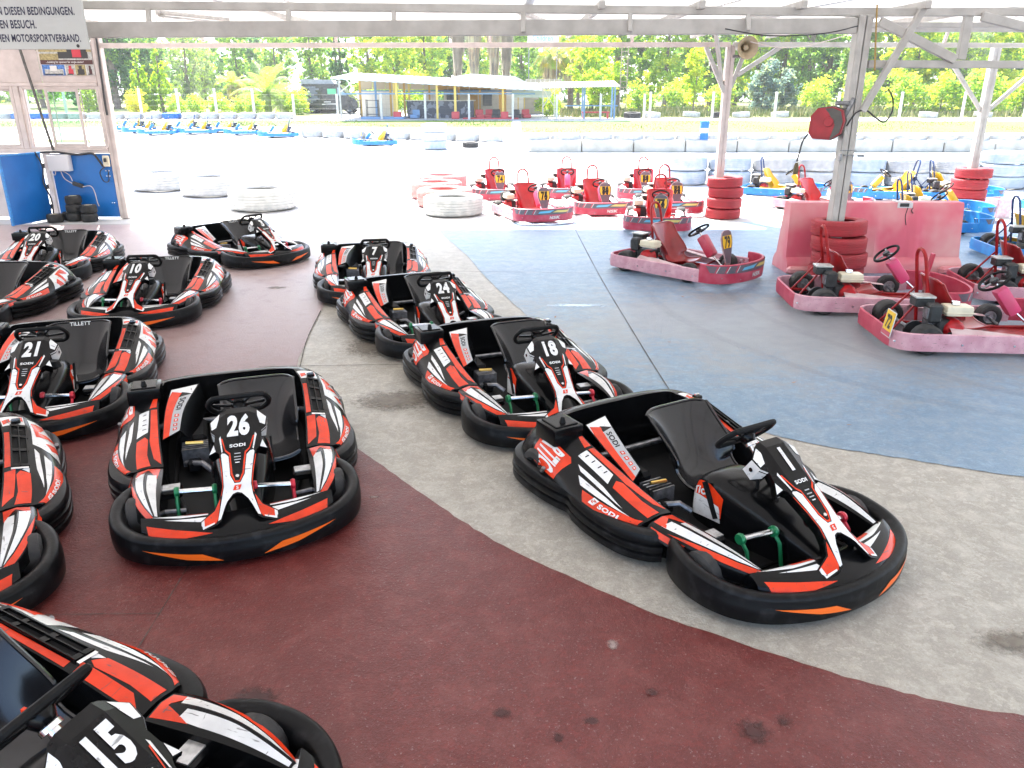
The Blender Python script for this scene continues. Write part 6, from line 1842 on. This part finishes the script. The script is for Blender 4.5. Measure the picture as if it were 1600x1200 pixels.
def palm(key, h, r0, nf, fl, mats, skirt, seed, droop=1.0, fan=False):
    r_ = random.Random(seed); t = MB()
    t.tube([(0, 0, -.2), (.05, 0, h * .5), (0, .05, h)], [r0 * 1.1, r0, r0 * .9], BARK, 10)
    for k in range(int(h / .25)):
        z = k * .25; t.lathe([(r0 * 1.0, z), (r0 * 1.14, z + .14), (r0 * .98, z + .2)], BARK, 9)
    per = [([], []) for _ in mats]
    for k in range(nf):
        a = k * 2.399; up = r_.uniform(-.2, 1.25) if not fan else r_.uniform(-.5, 1.1)
        L_ = fl * r_.uniform(.8, 1.1); vs, fs = per[k % len(mats)]
        prev = Vector((0, 0, h)); d = Vector((math.cos(a) * math.cos(up), math.sin(a) * math.cos(up), math.sin(up)))
        side = Vector((-math.sin(a), math.cos(a), 0)); S_ = 12
        for i in range(S_):
            d = (d + Vector((0, 0, -.13 * droop * (.4 + i / S_)))).normalized(); nx = prev + d * L_ / S_
            upv = side.cross(d)
            for sg_ in (1, -1):
                for j in range(2):
                    b0 = prev.lerp(nx, j / 2); l = (.16 * fl) * math.sin(math.pi * (i + j / 2 + 1) / (S_ + 1.5)) + .10
                    if fan and i < 6: continue
                    tip = b0 + (side * sg_ * 1.0 + d * .7 - upv * .0 + Vector((0, 0, -.35))) * l * (1.5 if fan else 1)
                    o = len(vs); vs += [b0, b0 + d * .07, tip]; fs.append((o, o + 1, o + 2))
            o = len(vs); vs += [prev + side * .025, prev - side * .025, nx - side * .02, nx + side * .02]; fs.append((o, o + 1, o + 2, o + 3))
            prev = nx
    c = MB()
    for (vs, fs), m in zip(per, mats): c.add(vs, fs, m)
    sk_ = None
    if skirt:
        sk_ = MB(); vs, fs = [], []; vg, fg = [], []
        for k in range(1100):
            a = r_.uniform(0, 6.283); z = h - r_.random() ** 1.2 * skirt
            rr = r0 * .6 + (.02 + .80 * (1 - (h - z) / skirt) ** 1.1) * r_.uniform(.35, 1.1); l = r_.uniform(.7, 1.7); w = r_.uniform(.03, .07)
            p = Vector((math.cos(a) * rr, math.sin(a) * rr, z)); q = p + Vector((math.cos(a) * r_.uniform(-.15, .12), math.sin(a) * r_.uniform(-.15, .12), -l)); s_ = Vector((-math.sin(a), math.cos(a), 0)) * w
            V, F = (vs, fs) if r_.random() < .6 else (vg, fg)
            o = len(V); V += [p - s_, p + s_, q + s_ * .4, q - s_ * .4]; F.append((o, o + 1, o + 2, o + 3))
        sk_.add(vs, fs, L_DEAD if seed % 2 else L_DEADG); sk_.add(vg, fg, L_DEADG)
    KINDS[key] = (t, c, sk_)
palm('datepalm', 1.4, .28, 46, 2.9, [L_PAL, L_PAL, L_LIT], 0, 21, 1.1)
palm('datepalm2', 3.2, .26, 44, 2.4, [L_PAL, L_PY, L_LIT], .7, 23, 1.2)
palm('fanpalm', 8.5, .22, 40, 1.9, [L_PAL, L_MID, L_LIT], 6.0, 25, 1.0, True)
palm('fanpalm2', 8.8, .20, 40, 1.9, [L_PAL, L_MID, L_LIT], 6.4, 26, 1.0, True)
palm('yellowpalm', 4.2, .24, 40, 1.8, [L_PAL, L_PY, L_LIT], .9, 27, 1.3, True)
DONE = {}
def plant(key, x, y, s, label, name='tree', cat='tree', group='trees beyond the track', rz=None, sz=1.0):
    k = KINDS[key]
    t = thing(name, label, cat, (x, y, zg(y) - .05), rz if rz is not None else random.uniform(0, 6.28), group)
    t.scale = (s, s, s * sz)
    if key not in DONE:
        DONE[key] = [m.build(nm, t, None) for m, nm in zip(k, ('trunk', 'crown', 'skirt')) if m is not None]
    else:
        for o in DONE[key]:
            c = bpy.data.objects.new(o.name.split('.')[0], o.data); C.objects.link(c); c.parent = t
    return t
def px(u, y, z=4.0):
    """metres across at depth y on the sight line of picture column u"""
    return (u - 800) / 1215 * (y * .9385 - (z - 2.2) * .3453)
random.seed(21)
# front row, left to right
TREES = [('dense', 176, 72, 1.0, 'dark dense tree at the left behind the two bright conifers'), ('dense', 196, 78, 1.15, 'tall dark tree filling the left end of the tree line'), ('olive', 292, 74, .72, 'feathery grey green tree right of the two bright conifers'), ('olive', 318, 77, .48, 'smaller feathery grey green tree beside the hill gap'),
         ('poplar', 372, 86, .60, 'broad green tree behind the first palm'), ('poplar3', 432, 88, .62, 'green tree behind the spreading date palm'), ('poplar', 486, 84, .70, 'green tree behind the white container'), ('poplar2', 505, 90, .72, 'light green tree just left of the dark cypress'),
         ('autumn', 575, 78, .85, 'yellow speckled tree behind the left half of the pavilion'), ('autumn', 622, 74, .82, 'yellow speckled tree above the middle of the pavilion roof'), ('autumn', 665, 80, .9, 'yellow green tree left of the shaggy palms'), ('dense', 700, 88, .8, 'dark tree between the yellow tree and the shaggy palms'),
         ('poplar2', 745, 90, .8, 'light green tree behind the shaggy palms'), ('poplar', 815, 84, .72, 'green tree right of the shaggy palms'), ('poplar3', 850, 92, .70, 'grey green tree behind the yellow fan palms'), ('poplar2', 905, 88, .85, 'light green tree behind the round bright tree'),
         ('poplar3', 965, 72, .95, 'tall blue green tree by the lattice mast'), ('poplar', 1000, 80, 1.0, 'tall tree behind the right end of the canopy'), ('poplar2', 1040, 76, .9, 'light tree left of the loudspeaker post'), ('poplar', 1072, 82, 1.0, 'dark leaved tall tree behind the small yellow tree'),
         ('poplar3', 1112, 76, .95, 'tall tree behind the loudspeaker post'), ('poplar', 1150, 84, 1.05, 'tall tree just right of the loudspeaker post'), ('poplar2', 1182, 76, .92, 'yellow green tall tree over the blue bush'), ('poplar3', 1222, 80, 1.05, 'grey green tall tree in the middle of the right wood'), ('poplar', 1262, 74, .95, 'tall tree above the cable reel'),
         ('dense', 1292, 84, 1.1, 'darker tall tree left of the near post'), ('poplar', 1330, 78, 1.0, 'tall tree behind the near post'), ('poplar2', 1365, 82, 1.0, 'light tall tree just right of the near post'), ('poplar3', 1398, 76, .9, 'tall tree left of the yellow thicket'), ('autumn', 1432, 68, .85, 'yellow thicket tree at the right'), ('poplar2', 1470, 76, .9, 'light tree above the knee brace at the right'),
         ('olive', 1505, 66, .75, 'olive coloured tree behind the outer right post'), ('autumn', 1545, 70, .85, 'yellow olive tree at the right end'), ('poplar3', 1585, 74, .9, 'tall tree at the right picture edge'), ('poplar2', 1640, 76, .95, 'light tree beyond the right picture edge'),
         ('dense', 130, 74, .9, 'dark tree seen through the windows'), ('poplar', 60, 76, .9, 'green tree seen through the left window')]
for key, u, y, s, lab in TREES: plant(key, px(u, y), y, s, lab)
plant('thuja', px(216, 60), 60, 1.0, 'bright green pointed conifer, left of the pair', 'conifer_tree', 'conifer', 'bright conifers at the left')
plant('thuja', px(247, 60.5), 60.5, 1.04, 'bright green pointed conifer, right of the pair', 'conifer_tree', 'conifer', 'bright conifers at the left', rz=2.0)
for u, y, s, l in ((128, 61, .62, 'left'), (143, 62, .62, 'right')): plant('thuja', px(u, y), y, s, f'small green conifer seen through the right hand window pane, the {l} one', 'conifer_tree', 'conifer', 'bright conifers at the left')
plant('cypress', px(523, 70), 70, 1.0, 'slender dark cypress rising left of the pavilion roof', 'cypress_tree', 'cypress', 'dark cypresses'); plant('cypress', px(534, 70), 70.5, 1.0, 'slender dark cypress, right one of the close pair', 'cypress_tree', 'cypress', 'dark cypresses', rz=1.0)
plant('cypress', px(388, 64), 64, .34, 'thin dark cypress spire between the two date palms', 'cypress_tree', 'cypress', 'dark cypresses')
plant('cypress', px(748, 66), 66, .62, 'yellow tipped conifer between the shaggy palms', 'cypress_tree', 'cypress', 'dark cypresses')
plant('datepalm', px(412, 58), 58, .95, 'large spreading date palm left of the white container', 'palm_tree', 'palm', 'palms by the track'); plant('datepalm2', px(364, 62), 62, .62, 'date palm with yellowish fronds right of the hill gap', 'palm_tree', 'palm', 'palms by the track'); plant('datepalm', px(442, 60), 60, .62, 'smaller date palm between the large one and the container', 'palm_tree', 'palm', 'palms by the track')
for key, u, y, s, l in (('fanpalm2', 716, 66, 1.0, 'grey shaggy palm, leftmost of the four skirted trunks'), ('fanpalm', 741, 64, 1.0, 'pale beige shaggy palm, second of the four skirted trunks'), ('fanpalm', 772, 64, 1.02, 'pale beige shaggy palm, widest of the skirted trunks'), ('fanpalm2', 791, 67, 1.0, 'grey shaggy palm, rightmost of the skirted trunks')):
    plant(key, px(u, y), y, s, l, 'palm_tree', 'palm', 'shaggy skirted palms')
for u, y, s, l in ((862, 64, .95, 'yellow fronded palm behind the beige shed'), (892, 65, .95, 'yellow fronded palm left of the round bright tree')): plant('yellowpalm', px(u, y), y, s, l, 'palm_tree', 'palm', 'yellow palms')
plant('round', px(926, 60), 60, 1.15, 'rounded bright yellow green tree behind the white canopy'); plant('round', px(938, 57), 57, .62, 'small dark rounded tree under the white canopy'); plant('young', px(1087, 58), 58, 1.0, 'slim young yellow green tree in the meadow')
plant('bluebush', px(1195, 60), 60, .95, 'blue green bush at the foot of the right wood', 'bush', 'bush', 'bushes'); plant('bluebush', px(1230, 62), 62, .8, 'smaller blue green bush right of the first', 'bush', 'bush', 'bushes')
plant('yellowbush', px(203, 55), 55, .66, 'rounded yellow bush at the left by the fence', 'bush', 'bush', 'bushes')
for i, (u, y, s, l) in enumerate(((338, 55, .75, 'low bright green bush below the hill gap'), (366, 55.5, .6, 'low green bush under the yellowish palm'), (392, 55, .7, 'low light bush left of the large palm'), (300, 56, .7, 'low bush in front of the feathery trees'), (460, 57, .9, 'green bush left of the white container'), (270, 56, .7, 'low bush right of the bright conifers'), (592, 62, 1.3, 'leafy bush behind the pavilion counter'), (640, 62, 1.5, 'leafy bush seen under the pavilion roof'), (830, 60, 1.1, 'bush right of the pavilion wall'), (860, 54.5, .9, 'pale bush in the meadow by the canopy'), (1000, 60, 1.1, 'bush at the edge of the wood by the mast'), (1060, 64, 1.3, 'bush left of the slim young tree'), (1130, 62, 1.2, 'bush behind the loudspeaker post'), (1280, 62, 1.3, 'bush above the cable reel at the wood edge'), (1350, 60, 1.5, 'bush right of the near post at the wood edge'), (1420, 58, 1.5, 'pale bush below the yellow thicket'), (1480, 58, 1.4, 'pale bush below the right knee brace'), (1550, 57, 1.6, 'pale bush at the right end of the meadow'), (1610, 58, 1.6, 'pale bush beyond the right picture edge'))):
    plant('bush', px(u, y), y, s, l, 'bush', 'bush', 'bushes')
# the wood behind, one mass
r_ = random.Random(77)
bl = [(r_.uniform(-70, -24) if k % 3 == 0 else r_.uniform(-14, 75), r_.uniform(96, 108), r_.uniform(1.5, 10.0), 4.6, 3, 3.6) for k in range(90)]
tag(crown_mesh('wood', bl, 42000, .75, [L_MID, L_DRK, L_LIT, L_MID], 78).build('far_wood', None, None), kind='stuff')
# ---------------------------------------------------------------- added volume, imitates an overexposed veil over the background
hz = bpy.data.materials.new('added_veil_volume'); hz.use_nodes = True
hz.node_tree.nodes.clear()
_v = hz.node_tree.nodes.new('ShaderNodeVolumePrincipled'); _o = hz.node_tree.nodes.new('ShaderNodeOutputMaterial')
_v.inputs['Color'].default_value = (.92, .95, 1.0, 1); _v.inputs['Density'].default_value = .0008; _v.inputs['Anisotropy'].default_value = .2
hz.node_tree.links.new(_v.outputs[0], _o.inputs['Volume'])
b = MB(); b.box((2700, 2500, 185), (-450, 1150, 91), hz)
o = b.build('added_haze', None, None); o['kind'] = 'stuff'
